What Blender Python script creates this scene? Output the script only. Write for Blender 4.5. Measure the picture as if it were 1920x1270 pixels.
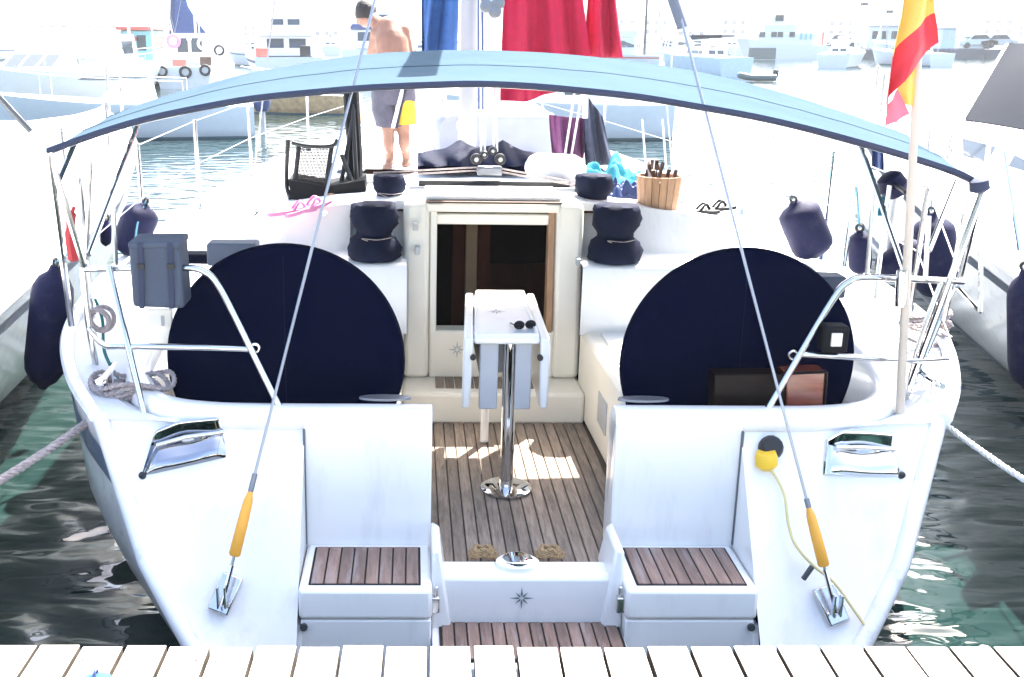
import bpy, bmesh, math, random
from mathutils import Vector, Matrix
random.seed(7)
S = bpy.context.scene
for o in list(bpy.data.objects): bpy.data.objects.remove(o)

# ------------------------------------------------------------------ camera
F, PX, PY, W0, H0 = 2059.0, 822.0, 635.0, 1920.0, 1270.0
CAMZ = 2.30
PITCH = math.atan((635 - 65) / F)
cam = bpy.data.cameras.new('camera'); camo = bpy.data.objects.new('camera', cam)
S.collection.objects.link(camo); S.camera = camo
camo.location = (0, 0, CAMZ); camo.rotation_euler = (math.pi/2 - PITCH, 0, 0)
cam.sensor_width = 36; cam.lens = 36*F/W0; cam.shift_x = (W0/2 - PX)/W0
cam.clip_start = .05; cam.clip_end = 3000

# ------------------------------------------------------------------ light
SUN_EL, SUN_AZ = math.radians(55), math.radians(29)      # azimuth from +Y towards +X
w = bpy.data.worlds.new('World'); S.world = w; w.use_nodes = True
wn, wl = w.node_tree.nodes, w.node_tree.links
sky = wn.new('ShaderNodeTexSky'); sky.sky_type = 'NISHITA'; sky.sun_disc = False
sky.sun_elevation = SUN_EL; sky.sun_rotation = SUN_AZ
sky.air_density = 1.0; sky.dust_density = 4.5; sky.ozone_density = 1.0
wl.new(sky.outputs[0], wn['Background'].inputs[0]); wn['Background'].inputs[1].default_value = .13
sun = bpy.data.lights.new('sun', 'SUN'); suno = bpy.data.objects.new('sun', sun); S.collection.objects.link(suno)
sun.energy = 4.6; sun.angle = math.radians(.53); sun.color = (1, .965, .9)
sd = Vector((math.sin(SUN_AZ)*math.cos(SUN_EL), math.cos(SUN_AZ)*math.cos(SUN_EL), math.sin(SUN_EL)))
suno.rotation_euler = sd.to_track_quat('Z', 'Y').to_euler(); suno.location = sd*40
S.view_settings.view_transform = 'Standard'; S.view_settings.look = 'None'
S.view_settings.exposure = 2.7; S.view_settings.gamma = 1; S.view_settings.use_curve_mapping = False
S.render.engine = 'CYCLES'
S.cycles.max_bounces = 8; S.cycles.use_denoising = True

# ------------------------------------------------------------------ frames and measuring
BOAT = (Matrix.Translation((.33, 3.5, .9)) @ Matrix.Rotation(.022, 4, 'Z') @ Matrix.Rotation(.0130, 4, 'Y')
        @ Matrix.Translation((0, -3.5, -.9)))
WORLD = Matrix.Identity(4)
BI = BOAT.inverted()
cp, sp = math.cos(PITCH), math.sin(PITCH)
def ray(px, py):
    u, v = (px - PX)/F, (PY - py)/F
    return Vector((u, cp + v*sp, -sp + v*cp))
def _hit(o, d, x, y, z):
    if y is not None: t = (y - o.y)/d.y
    elif z is not None: t = (z - o.z)/d.z
    else: t = (x - o.x)/d.x
    return o + d*t
def G(px, py, y=None, z=None, x=None):           # world point seen at a photo pixel, at a known distance / height
    return _hit(Vector((0, 0, CAMZ)), ray(px, py), x, y, z)
def L(px, py, y=None, z=None, x=None):           # the same in the yacht's own frame (centreline x = 0)
    return _hit(BI @ Vector((0, 0, CAMZ)), BI.to_3x3() @ ray(px, py), x, y, z)
V = Vector
def lerp(a, b, t): return a + (b - a)*t
def interp(tab, x):
    if x <= tab[0][0]: return tab[0][1:]
    for a, b in zip(tab, tab[1:]):
        if x <= b[0]:
            t = (x - a[0])/(b[0] - a[0])
            return tuple(lerp(p, q, t) for p, q in zip(a[1:], b[1:]))
    return tab[-1][1:]
def smooth(pts, n=6, closed=False):              # Catmull-Rom through points
    P = [V(p) for p in pts]; out = []; N = len(P)
    for i in range(N if closed else N-1):
        g = (lambda k: P[k % N]) if closed else (lambda k: P[min(max(k, 0), N-1)])
        p0, p1, p2, p3 = g(i-1), g(i), g(i+1), g(i+2)
        for k in range(n):
            t = k/n
            out.append(.5*((2*p1) + (p2-p0)*t + (2*p0-5*p1+4*p2-p3)*t*t + (3*p1-p0-3*p2+p3)*t**3))
    if not closed: out.append(P[-1])
    return out

# ------------------------------------------------------------------ materials
MATS = {}
def mat(name, col, rough=.5, metal=0, var=.06, scale=6, stretch=(1, 1, 1), bump=0, bscale=60, coat=0, dirt=None, dirt_amt=.3, dscale=3, rnd=0, spec=.5, trans=0):
    m = bpy.data.materials.new(name); m.use_nodes = True
    n, l = m.node_tree.nodes, m.node_tree.links; b = n['Principled BSDF']
    b.inputs['Roughness'].default_value = rough; b.inputs['Metallic'].default_value = metal
    b.inputs['Coat Weight'].default_value = coat; b.inputs['Coat Roughness'].default_value = .08
    b.inputs['Specular IOR Level'].default_value = spec
    if trans: b.inputs['Transmission Weight'].default_value = trans
    tc = n.new('ShaderNodeTexCoord'); mp = n.new('ShaderNodeMapping'); mp.inputs['Scale'].default_value = stretch
    l.new(tc.outputs['Object'], mp.inputs[0])
    no = n.new('ShaderNodeTexNoise'); no.inputs['Scale'].default_value = scale; no.inputs['Detail'].default_value = 5; no.inputs['Roughness'].default_value = .6
    if rnd:
        oi = n.new('ShaderNodeObjectInfo'); no.noise_dimensions = '4D'
        mu = n.new('ShaderNodeMath'); mu.operation = 'MULTIPLY'; mu.inputs[1].default_value = 57
        l.new(oi.outputs['Random'], mu.inputs[0]); l.new(mu.outputs[0], no.inputs['W'])
    l.new(mp.outputs[0], no.inputs['Vector'])
    rp = n.new('ShaderNodeValToRGB')
    rp.color_ramp.elements[0].position = .3; rp.color_ramp.elements[1].position = .7
    rp.color_ramp.elements[0].color = (*[max(0, c*(1-var)) for c in col], 1)
    rp.color_ramp.elements[1].color = (*[min(1, c*(1+var)) for c in col], 1)
    l.new(no.outputs['Fac'], rp.inputs[0]); out = rp.outputs[0]
    if rnd:
        hs = n.new('ShaderNodeHueSaturation'); mr = n.new('ShaderNodeMapRange')
        mr.inputs[3].default_value = 1-rnd; mr.inputs[4].default_value = 1+rnd
        l.new(oi.outputs['Random'], mr.inputs[0]); l.new(mr.outputs[0], hs.inputs['Value']); l.new(out, hs.inputs['Color']); out = hs.outputs[0]
    if dirt:
        n2 = n.new('ShaderNodeTexNoise'); n2.inputs['Scale'].default_value = dscale; n2.inputs['Detail'].default_value = 8; n2.inputs['Roughness'].default_value = .7
        l.new(mp.outputs[0], n2.inputs['Vector'])
        r2 = n.new('ShaderNodeMapRange'); r2.inputs[1].default_value = .52; r2.inputs[2].default_value = .75; r2.inputs[4].default_value = dirt_amt
        l.new(n2.outputs['Fac'], r2.inputs[0])
        mx = n.new('ShaderNodeMix'); mx.data_type = 'RGBA'; l.new(r2.outputs[0], mx.inputs[0]); l.new(out, mx.inputs[6]); mx.inputs[7].default_value = (*dirt, 1); out = mx.outputs[2]
    l.new(out, b.inputs['Base Color'])
    if bump:
        nb = n.new('ShaderNodeTexNoise'); nb.inputs['Scale'].default_value = bscale; nb.inputs['Detail'].default_value = 4
        l.new(mp.outputs[0], nb.inputs['Vector']); bp = n.new('ShaderNodeBump'); bp.inputs['Strength'].default_value = bump; bp.inputs['Distance'].default_value = .01
        l.new(nb.outputs['Fac'], bp.inputs['Height']); l.new(bp.outputs[0], b.inputs['Normal'])
    MATS[name] = m; return m
mat('gelcoat', (.81, .80, .775), .28, var=.015, scale=2, coat=.3, dirt=(.56, .56, .52), dirt_amt=.42, dscale=4.5, stretch=(2, 2, .5))
mat('gelcoat_hull', (.76, .77, .79), .22, var=.02, scale=2, coat=.4, dirt=(.34, .34, .35), dirt_amt=.6, dscale=11)
mat('nonskid', (.74, .75, .76), .6, var=.03, bump=.25, bscale=260, dirt=(.58, .57, .54), dirt_amt=.25)
mat('cream', (.88, .83, .72), .4, var=.03, dirt=(.62, .55, .42), dirt_amt=.2)  # on the cockpit mouldings the tint paints in warm bounce light
mat('grey_plastic', (.42, .43, .45), .45)
mat('sole_caulk', (.085, .066, .052), .85, spec=.2)
mat('teak_grey', (.255, .20, .155), .75, var=.35, scale=9, stretch=(9, 1, 4), bump=.35, bscale=30, rnd=.22, dirt=(.06, .05, .045), dirt_amt=.7, dscale=2.2)
mat('teak_red', (.21, .138, .108), .6, var=.35, scale=7, stretch=(8, 1, 4), bump=.3, bscale=25, rnd=.28, dirt=(.36, .32, .31), dirt_amt=.9, dscale=2.0)
mat('caulk', (.022, .02, .019), .8, spec=.2)
mat('staff_wood', (.50, .43, .35), .5, var=.05)
mat('mast_alloy', (.27, .28, .30), .4, metal=.2, var=.08, scale=3)
mat('dinghy_grey', (.20, .215, .265), .6)
mat('seam', (.11, .115, .13), .6)
mat('dark_seam', (.05, .055, .06), .6)
mat('steel', (.62, .62, .62), .16, metal=1, var=.04)
mat('chrome_dark_reflect', (.36, .37, .40), .05, metal=1, var=.02)  # darkened chrome; dark reflections of the left fairlead put into its colour
mat('chrome', (.72, .72, .73), .04, metal=1, var=.01)
mat('wire', (.34, .35, .37), .4, metal=1, var=.1, scale=200)
mat('navy', (.0009, .0019, .0125), .95, var=.15, scale=30, bump=.12, bscale=400, spec=.03)
mat('navy_cover', (.0042, .0068, .022), .8, var=.25, scale=12, bump=.5, bscale=22, spec=.12)
mat('fender_navy', (.006, .007, .036), .7, var=.2, scale=40, bump=.3, bscale=300, spec=.2, dirt=(.035, .036, .06), dirt_amt=.7, dscale=9)
mat('canvas_blue', (.051, .079, .104), 1, spec=0, var=.05, scale=4, bump=.1, bscale=300, dirt=(.058, .078, .094), dirt_amt=.45, dscale=2)
mat('hem_navy', (.02, .028, .06), .8)
mat('case_grey', (.043, .058, .088), .75, var=.12, bump=.15, bscale=200)
mat('case_pale', (.14, .155, .19), .75, var=.08)
mat('orange', (.78, .36, .04), .5, var=.08)
mat('yellow', (.75, .48, .03), .45, var=.06)
mat('yellow_pale', (.62, .54, .26), .6, var=.08)
mat('black', (.008, .008, .009), .5)
mat('black_mesh', (.006, .0065, .0075), .8, spec=.2)
mat('tin', (.20, .21, .23), .4, metal=.6)
mat('varnish', (.19, .045, .022), .15, var=.4, scale=6, stretch=(1, 1, 8), coat=1)
mat('varnish_dark', (.006, .0025, .002), .4, var=.4, scale=6, spec=.15)  # dark copy of varnish; shade of the box front put into the colour
mat('interior_shade', (.003, .0016, .0012), .9, var=.3, spec=0)
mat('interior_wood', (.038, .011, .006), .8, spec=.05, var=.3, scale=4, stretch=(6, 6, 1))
mat('interior_post', (.17, .12, .075), .8, spec=.1)
mat('rope_grey', (.33, .28, .27), .85, var=.35, scale=60)
mat('rope_white', (.62, .62, .60), .85, var=.15, scale=60)
mat('rope_blue', (.12, .33, .42), .8, var=.15, scale=60)
mat('rope_teal', (.02, .16, .14), .8)
mat('rope_tan', (.36, .24, .12), .9, var=.4, scale=60)
mat('stripe_blue', (.10, .14, .20), .4, var=.2, dirt=(.45, .46, .48), dirt_amt=.6, dscale=7)
mat('emblem', (.14, .19, .21), .4)
mat('emblem_pale', (.42, .44, .43), .4)
mat('flag_red', (.62, .035, .05), .7, var=.06)
mat('flag_yellow', (.72, .47, .10), .7, var=.05)
mat('flag_pink', (.66, .14, .19), .7)
mat('towel_blue', (.028, .085, .24), .95, var=.15, scale=20, bump=.3, bscale=200)
mat('towel_red', (.36, .004, .035), .95, var=.12, scale=20, bump=.2, bscale=200)
mat('cloth_purple', (.10, .028, .085), .95, var=.2, scale=15)
mat('cloth_slate', (.030, .038, .065), .95, var=.25, scale=15)
mat('towel_teal', (.03, .24, .29), .95, var=.3, scale=14)
mat('red', (.42, .025, .03), .7)
mat('pink', (.62, .22, .40), .6)
mat('skin', (.225, .11, .07), .5, var=.16, scale=9, bump=.15, bscale=30)
mat('hair', (.012, .008, .006), .6, bump=.6, bscale=90)
mat('shorts_grey', (.075, .07, .09), .9, var=.3, scale=9, bump=.4, bscale=14)
mat('shorts_yellow', (.55, .36, .03), .9, var=.15, scale=9, bump=.4, bscale=14)
mat('shorts_dark', (.03, .03, .04), .9)
mat('cloth_white', (.75, .75, .76), .9)
mat('wood_pale', (.42, .24, .13), .6, var=.3, scale=5, stretch=(8, 8, 1), rnd=.2)
mat('wood_brown', (.07, .038, .024), .7, var=.3)
mat('dock_wood', (.56, .53, .49), .8, var=.2, scale=6, stretch=(8, 1, 4), bump=.4, bscale=20, rnd=.12)
mat('dock_beam', (.018, .016, .014), .9, spec=.1)  # near-black, so shade under the plank gaps is painted in
mat('dock_gap_shade', (.09, .075, .06), .9, var=.3, scale=9, spec=.1)  # plank sides and undersides, darkened to paint shade between planks
mat('glass_dark', (.03, .04, .05), .08, coat=.5)
mat('lamp_glass', (.55, .52, .46), .12, coat=1)
mat('grey_hood', (.012, .0155, .023), .9, spec=.1, var=.06)
mat('boat_white', (.60, .64, .67), .3, var=.03, dirt=(.6, .6, .6), dirt_amt=.2)
mat('boat_pale_grey', (.5, .55, .58), .35, var=.05)  # even pale grey
mat('boat_navy', (.02, .045, .14), .5)
mat('sail_blue', (.045, .09, .27), .8, var=.2)
mat('antifoul', (.05, .11, .13), .6)
mat('boat_teal', (.22, .46, .47), .5)
mat('boat_red', (.50, .12, .09), .6)
mat('boat_wood', (.5, .34, .18), .5, var=.3)
mat('boat_green', (.06, .10, .10), .5)
mat('alloy', (.62, .63, .65), .35, metal=.8)
mat('breakwater_stone', (.045, .055, .068), .9, var=.3, scale=.6, bump=.5, bscale=3)
mat('stone', (.30, .31, .33), .9, var=.2, scale=.6, bump=.5, bscale=3)
mat('town_wall', (.62, .58, .52), .9, var=.1, rnd=.15)
mat('town_roof', (.42, .24, .18), .9)
mat('hill', (.16, .20, .17), 1, var=.3, scale=.01)
mat('pale_box', (.45, .58, .68), .6)
mat('rubber', (.02, .02, .022), .7)

# ------------------------------------------------------------------ mesh builder
C = S.collection
ORG = {}
class MB:
    def __init__(s): s.v, s.f = [], []
    def add(s, vs, fs):
        o = len(s.v); s.v += [V(p) for p in vs]; s.f += [tuple(i + o for i in f) for f in fs]; return s
    def box(s, x0, x1, y0, y1, z0, z1):
        return s.hexa([(x0,y0,z0),(x1,y0,z0),(x1,y1,z0),(x0,y1,z0)], [(x0,y0,z1),(x1,y0,z1),(x1,y1,z1),(x0,y1,z1)])
    def hexa(s, bot, top):
        return s.add(list(bot)+list(top), [(3,2,1,0),(4,5,6,7),(0,1,5,4),(1,2,6,5),(2,3,7,6),(3,0,4,7)])
    def loft(s, rings, closed=True, caps=True):
        n = len(rings[0]); o = len(s.v)
        for r in rings: s.v += [V(p) for p in r]
        m = n if closed else n-1
        for i in range(len(rings)-1):
            for j in range(m):
                a, b = o+i*n+j, o+i*n+(j+1) % n
                s.f.append((a, b, b+n, a+n))
        if caps and closed:
            s.f.append(tuple(o+j for j in reversed(range(n)))); s.f.append(tuple(o+(len(rings)-1)*n+j for j in range(n)))
        return s
    def grid(s, fn, nu, nv):
        return s.loft([[fn(i/nu, j/nv) for j in range(nv+1)] for i in range(nu+1)], closed=False)
    def sheet(s, fn, nu, nv, t=.006, d=V((0, 1, 0))):      # a thin cloth with two faces
        a = [[V(fn(i/nu, j/nv)) for j in range(nv+1)] for i in range(nu+1)]
        b = [[p + d*t for p in r] for r in a]
        s.loft(a, closed=False); s.loft([list(reversed(r)) for r in b], closed=False)
        e = [a[i][0] for i in range(nu+1)] + [a[nu][j] for j in range(1, nv+1)] + [a[i][nv] for i in range(nu-1, -1, -1)] + [a[0][j] for j in range(nv-1, 0, -1)]
        s.loft([e, [p + d*t for p in e]], caps=False); return s
    def tube(s, pts, r, n=8, caps=True):
        P = [V(p) for p in pts]; rs = r if isinstance(r, (list, tuple)) else [r]*len(P)
        rings = []; up = None
        for i, p in enumerate(P):
            t = (P[min(i+1, len(P)-1)] - P[max(i-1, 0)]); t = t.normalized() if t.length > 1e-9 else V((0,0,1))
            if up is None: up = V((0,0,1)) if abs(t.z) < .9 else V((0,1,0))
            a = t.cross(up); a = a.normalized() if a.length > 1e-6 else V((1,0,0)); b = a.cross(t).normalized(); up = b
            rings.append([p + (a*math.cos(2*math.pi*k/n) + b*math.sin(2*math.pi*k/n))*rs[i] for k in range(n)])
        return s.loft(rings, caps=caps)
    def lathe(s, A, B, prof, n=16):            # prof: (t along A->B, radius)
        A, B = V(A), V(B); return s.tube([A.lerp(B, t) for t, _ in prof], [r for _, r in prof], n)
    def ring(s, c, ax, R, r, n=20, m=6):
        ax = V(ax).normalized(); a = ax.orthogonal().normalized(); b = ax.cross(a); c = V(c)
        rings = []
        for i in range(n):
            q = 2*math.pi*i/n; d = a*math.cos(q)+b*math.sin(q)
            rings.append([c + d*(R + r*math.cos(2*math.pi*k/m)) + ax*r*math.sin(2*math.pi*k/m) for k in range(m)])
        return s.loft(rings + [rings[0]], caps=False)
    def ball(s, c, rx, ry=None, rz=None, n=14, m=9):
        ry = ry or rx; rz = rz or rx; c = V(c)
        return s.loft([[c + V((rx*math.sin(a)*math.cos(b), ry*math.sin(a)*math.sin(b), rz*math.cos(a))) for b in [2*math.pi*k/n for k in range(n)]] for a in [math.pi*max(.02, min(.98, i/m)) for i in range(m, -1, -1)]])
    def rope(s, pts, r, pitch=.06, n=5):       # three-strand rope
        P = [V(p) for p in pts]; tot = 0
        for k in range(3):
            path = []; d = 0; q = None
            for i, p in enumerate(P):
                if i: d += (p - P[i-1]).length
                t = (P[min(i+1, len(P)-1)] - P[max(i-1, 0)]).normalized()
                a = t.cross(V((.13, .21, .97))).normalized(); b = t.cross(a)
                th = 2*math.pi*(d/pitch + k/3)
                path.append(p + (a*math.cos(th) + b*math.sin(th))*r*.5)
            s.tube(path, r*.56, n)
        return s
    def jitter(s, a, seed=1):
        rr = random.Random(seed)
        for p in s.v: p += V((rr.uniform(-a, a), rr.uniform(-a, a), rr.uniform(-a, a)))
        return s
    def build(s, name, m, parent=None, smooth=40, bev=0, frame=None, origin=None, sub=0):
        o0 = ORG[parent.name] if parent is not None else V(origin if origin is not None else (0, 0, 0))
        me = bpy.data.meshes.new(name); me.from_pydata([p - o0 for p in s.v], [], s.f); me.update()
        bm = bmesh.new(); bm.from_mesh(me); bmesh.ops.recalc_face_normals(bm, faces=bm.faces); bm.to_mesh(me); bm.free()
        if smooth:
            for p in me.polygons: p.use_smooth = True
            me.set_sharp_from_angle(angle=math.radians(smooth))
        me.materials.append(MATS[m])
        ob = bpy.data.objects.new(name, me); C.objects.link(ob); ORG[ob.name] = o0
        if parent is not None: ob.parent = parent
        else: ob.matrix_world = (frame or WORLD) @ Matrix.Translation(o0)
        if bev:
            b = ob.modifiers.new('bevel', 'BEVEL'); b.width = bev; b.segments = 2; b.limit_method = 'ANGLE'; b.angle_limit = math.radians(50)
        if sub:
            b = ob.modifiers.new('sub', 'SUBSURF'); b.levels = sub; b.render_levels = sub
        return ob
def tag(o, label, cat, group=None, kind=None):
    o['label'] = label; o['category'] = cat
    if group: o['group'] = group
    if kind: o['kind'] = kind
    return o
def thing(name, label, cat, origin=(0, 0, 0), frame=None, group=None):
    o = bpy.data.objects.new(name, None); C.objects.link(o); o.empty_display_size = .1
    ORG[o.name] = V(origin); o.matrix_world = (frame or WORLD) @ Matrix.Translation(V(origin))
    return tag(o, label, cat, group)
def part(name, parent):                          # an Empty part that only gathers sub-parts
    o = bpy.data.objects.new(name, None); C.objects.link(o); o.parent = parent; o.empty_display_size = .05
    ORG[o.name] = ORG[parent.name]; return o
def single(mb, name, m, label, cat, frame=None, group=None, **k):
    c = sum(mb.v, V())/len(mb.v); c.z = min(p.z for p in mb.v)
    return tag(mb.build(name, m, frame=frame, origin=c, **k), label, cat, group)
# ================================================================== setting: water, pontoon, far shore
def structure(o): o['kind'] = 'structure'; return o
wm = bpy.data.materials.new('water'); wm.use_nodes = True
n, l = wm.node_tree.nodes, wm.node_tree.links; b = n['Principled BSDF']
b.inputs['Base Color'].default_value = (.009, .024, .022, 1); b.inputs['Roughness'].default_value = .02; b.inputs['IOR'].default_value = 1.45; b.inputs['Specular IOR Level'].default_value = .85
tc = n.new('ShaderNodeTexCoord'); hsum = None
for sc, st, wt in ((1.7, (1, 1.8, 1), .095), (6, (1, 2.0, 1), .010), (.4, (1, 1.3, 1), .05)):
    mp = n.new('ShaderNodeMapping'); mp.inputs['Scale'].default_value = st; l.new(tc.outputs['Object'], mp.inputs[0])
    no = n.new('ShaderNodeTexNoise'); no.inputs['Scale'].default_value = sc; no.inputs['Detail'].default_value = .6; no.inputs['Distortion'].default_value = .6
    l.new(mp.outputs[0], no.inputs['Vector'])
    mu = n.new('ShaderNodeMath'); mu.operation = 'MULTIPLY'; mu.inputs[1].default_value = wt; l.new(no.outputs['Fac'], mu.inputs[0])
    if hsum is None: hsum = mu.outputs[0]
    else:
        ad = n.new('ShaderNodeMath'); ad.operation = 'ADD'; l.new(hsum, ad.inputs[0]); l.new(mu.outputs[0], ad.inputs[1]); hsum = ad.outputs[0]
bp = n.new('ShaderNodeBump'); bp.inputs['Strength'].default_value = 1; bp.inputs['Distance'].default_value = 1
sx = n.new('ShaderNodeSeparateXYZ'); l.new(tc.outputs['Object'], sx.inputs[0])
mr = n.new('ShaderNodeMapRange'); mr.inputs[1].default_value = 6; mr.inputs[2].default_value = 14; mr.inputs[3].default_value = 1; mr.inputs[4].default_value = .38   # calmer water away from the pontoon
l.new(sx.outputs['Y'], mr.inputs[0]); l.new(mr.outputs[0], bp.inputs['Strength'])
l.new(hsum, bp.inputs['Height']); l.new(bp.outputs[0], b.inputs['Normal'])
MATS['water'] = wm
structure(MB().add([(-1500,-60,0),(1500,-60,0),(1500,1600,0),(-1500,1600,0)], [(0,1,2,3)]).build('water', 'water', smooth=0))

DE, DZ = 2.816, .60
po = thing('pontoon', 'bleached timber pontoon along the bottom edge of the photo', 'pontoon', (0, DE, DZ)); po['kind'] = 'structure'
bm = MB(); bm.box(-4, 4, DE-.30, DE-.20, .30, DZ-.05); bm.box(-4, 4, -.9, -.84, .30, DZ-.05); bm.box(-4, 4, .9, 1.0, .34, DZ-.05)
bm.build('beam', 'dock_beam', po)
for x in (-3, -.2, 2.6): MB().box(x-.55, x+.55, -.7, DE-.35, -.25, .30).build('float', 'stone', po, bev=.05)
rr = random.Random(3)
for k in range(-26, 27):
    xc = -.029 + .125*(k+.5); g = rr.uniform(.0038, .006); e = rr.uniform(-.006, .006); dz = rr.uniform(-.002, .002)
    y1 = DE + e
    pk = MB().box(xc-.0625+g, xc+.0625-g, -1.0, y1, DZ-.045+dz, DZ+dz).build('plank', 'dock_wood', po, bev=.003)
    pk.data.materials.append(MATS['dock_gap_shade'])
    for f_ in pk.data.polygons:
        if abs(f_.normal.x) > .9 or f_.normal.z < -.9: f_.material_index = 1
    sc = MB()
    for sx in (-.035, .035):
        c = V((xc+sx, DE-.075+e, DZ+dz)); sc.lathe(c - V((0,0,.004)), c + V((0,0,.0015)), [(0,.0055),(1,.005)], 8)
    sc.build('screw', 'dark_seam', pk)
# far shore
def hills(name, Y, x0, x1, h, seed):
    r2 = random.Random(seed); pts = []
    N = 60
    def hz(t): return h*(.25+.75*abs(math.sin(t*5.1+seed)*math.sin(t*2.3+.7*seed)))*(.6+.4*math.sin(t*17+seed))
    m = MB(); m.loft([[(lerp(x0, x1, i/N), Y, -1), (lerp(x0, x1, i/N), Y+30, max(1, hz(i/N))), (lerp(x0, x1, i/N), Y+200, max(1, hz(i/N)*1.2)), (lerp(x0, x1, i/N), Y+400, -1)] for i in range(N+1)], closed=False)
    return structure(m.build(name, 'hill'))
hills('hill', 900, -1400, 1400, 14, 2)
# ================================================================== the yacht
Y = thing('sailing_yacht', 'white sailing yacht moored stern-to with a blue bimini over twin navy wheel covers', 'yacht', (0, 3.5, 0), BOAT)
# ---- hull
SHT = [(3.2,1.13,.88),(3.45,1.32,.885),(3.6,1.42,.89),(3.9,1.60,.90),(4.2,1.77,.96),(4.6,1.90,1.03),(5.2,1.97,1.06),(6,2.0,1.07),(7.5,1.98,1.09),(9,1.85,1.13),(11,1.48,1.19),(13,.98,1.26),(15,.36,1.34),(16,.03,1.38)]
SHP = smooth([(p[1], p[0], p[2]) for p in SHT], 8)
SHF = [(p.y, p.x, p.z) for p in SHP]
def sheer(y): return interp(SHF, y)               # half-breadth, height
FZ = [(-.55,.0),(-.4,.35),(-.2,.66),(0,.80),(.2,.915),(.45,.975),(.9,1.0),(2,1.0)]
def hb(y, z):
    b_, zs = sheer(y); return b_*interp(FZ, z)[0]
def yt(z): return 3.9 - (.88 - z)*.68               # raked transom
QS = [1, .96, .9, .8, .65, .5, .36, .22, .1, 0, -.2, -.4, -.5]
def hullp(sgn, q, u, off=0):
    ys = yt(.9*q) if q > -.1 else yt(-.1); y = ys + (16-ys)*u**1.5
    b_, zs = sheer(y); z = zs*q if q >= 0 else q
    return V((sgn*(hb(y, z)+off), y, z))
for sg in (-1, 1):
    h = MB(); h.loft([[hullp(sg, q, i/60) for q in QS] for i in range(61)], closed=False)
    h.build('hull', 'gelcoat_hull', Y, smooth=60)
    st = MB(); st.loft([[hullp(sg, q, .004+i/60*.99, .003) for q in (.88, .84, .80, .76)] for i in range(61)], closed=False)
    st.build('hull_stripe', 'stripe_blue', Y)
    tr = [V((sg*sheer(y_)[0], y_, sheer(y_)[1]+.012)) for y_ in [3.9 + .05*k for k in range(40)] + [6+.4*k for k in range(25)]]
    MB().tube(tr, .028, 8).build('toe_rail', 'gelcoat_hull', Y)
    ed = [V((sg*(hb(yt(z), z)-.02), yt(z)+.012, z)) for z in [.9-.05*k for k in range(22)]]
    MB().tube(ed, .034, 10).build('transom_edge', 'gelcoat_hull', Y)
    # outboard transom panel
    p = MB()
    def pan(u, v, sg=sg):
        z = lerp(.90, -.2, u); y = yt(z); x = lerp(.822, hb(y, z)-.01, v)
        return V((sg*x, y + .05*math.sin(math.pi*min(1, v*1.0))*math.sin(math.pi*min(1, max(0, u)))**1, z))
    p.grid(pan, 16, 14); p.build('transom_panel', 'gelcoat', Y, smooth=60)
    MB().add([(sg*.822, yt(.9), .9), (sg*.822, 3.9, .3), (sg*.822, yt(.3), .3)], [(0,1,2)]).build('recess_side', 'gelcoat', Y)
    # locker front and boarding step
    MB().box(*sorted((sg*.345, sg*.824)), 3.865, 4.02, .30, .90).build('locker', 'gelcoat', Y, bev=.008)
    MB().box(*sorted((sg*.818, sg*.826)), 3.855, 3.87, .41, .875).build('locker_seam', 'seam', Y)
    s_ = part('boarding_step', Y)
    MB().box(*sorted((sg*.345, sg*.818)), 3.50, 3.866, .29, .408).build('step_top', 'gelcoat', s_, bev=.015)
    MB().box(*sorted((sg*.347, sg*.812)), 3.506, 3.86, -.2, .286).build('step_riser', 'gelcoat', s_, bev=.006)
    MB().hexa([(sg*.808,3.30,-.2),(sg*.83,3.30,-.2),(sg*.83,3.9,-.2),(sg*.808,3.9,-.2)][::sg], [(sg*.808,3.515,.262),(sg*.83,3.515,.262),(sg*.83,3.9,.262),(sg*.808,3.9,.262)][::sg]).build('recess_filler', 'gelcoat', Y)
    x0, x1, y0, y1 = .385, .785, 3.535, 3.835
    MB().box(*sorted((sg*x0, sg*x1)), y0, y1, .402, .4105).build('caulking', 'caulk', s_, bev=.003)
    NP = 8
    for k in range(NP):
        a = lerp(x0+.006, x1-.006, k/NP); c = lerp(x0+.006, x1-.006, (k+1)/NP)
        MB().box(*sorted((sg*(a+.003), sg*(c-.003))), y0+.007, y1-.007, .406, .4145).build('plank', 'teak_red', s_, bev=.0015)
    MB().tube([V((sg*.80, 3.495, .262)), V((sg*.80, 3.512, .262))], .014, 10).build('drain', 'dark_seam', s_)
    # gate cheek
    MB().hexa([(sg*.27,3.56,.2),(sg*.346,3.56,.2),(sg*.346,3.86,.2),(sg*.27,3.86,.2)][::1 if sg > 0 else -1], [(sg*.315,3.60,.52),(sg*.346,3.58,.52),(sg*.346,3.84,.52),(sg*.315,3.80,.52)][::1 if sg > 0 else -1]).build('gate_cheek', 'gelcoat', Y, bev=.012)
    gl = MB(); gl.box(*sorted((sg*.318, sg*.352)), 3.53, 3.56, .30, .36); gl.tube([(sg*.33, 3.545, .30), (sg*.33, 3.545, .40)], .008)
    gl.build('latch', 'steel', Y, bev=.004)
    # coaming: swept lip that runs from the gate round the quarter to the cabin
    path = smooth([(.345,3.99,.945),(.6,3.99,.945),(.9,3.99,.945),(1.18,4.0,.947),(1.36,4.07,.955),(1.46,4.25,.98),(1.48,4.6,1.03),(1.46,5.1,1.09),(1.40,5.62,1.16)], 6)
    secs, outer = [], []
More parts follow.
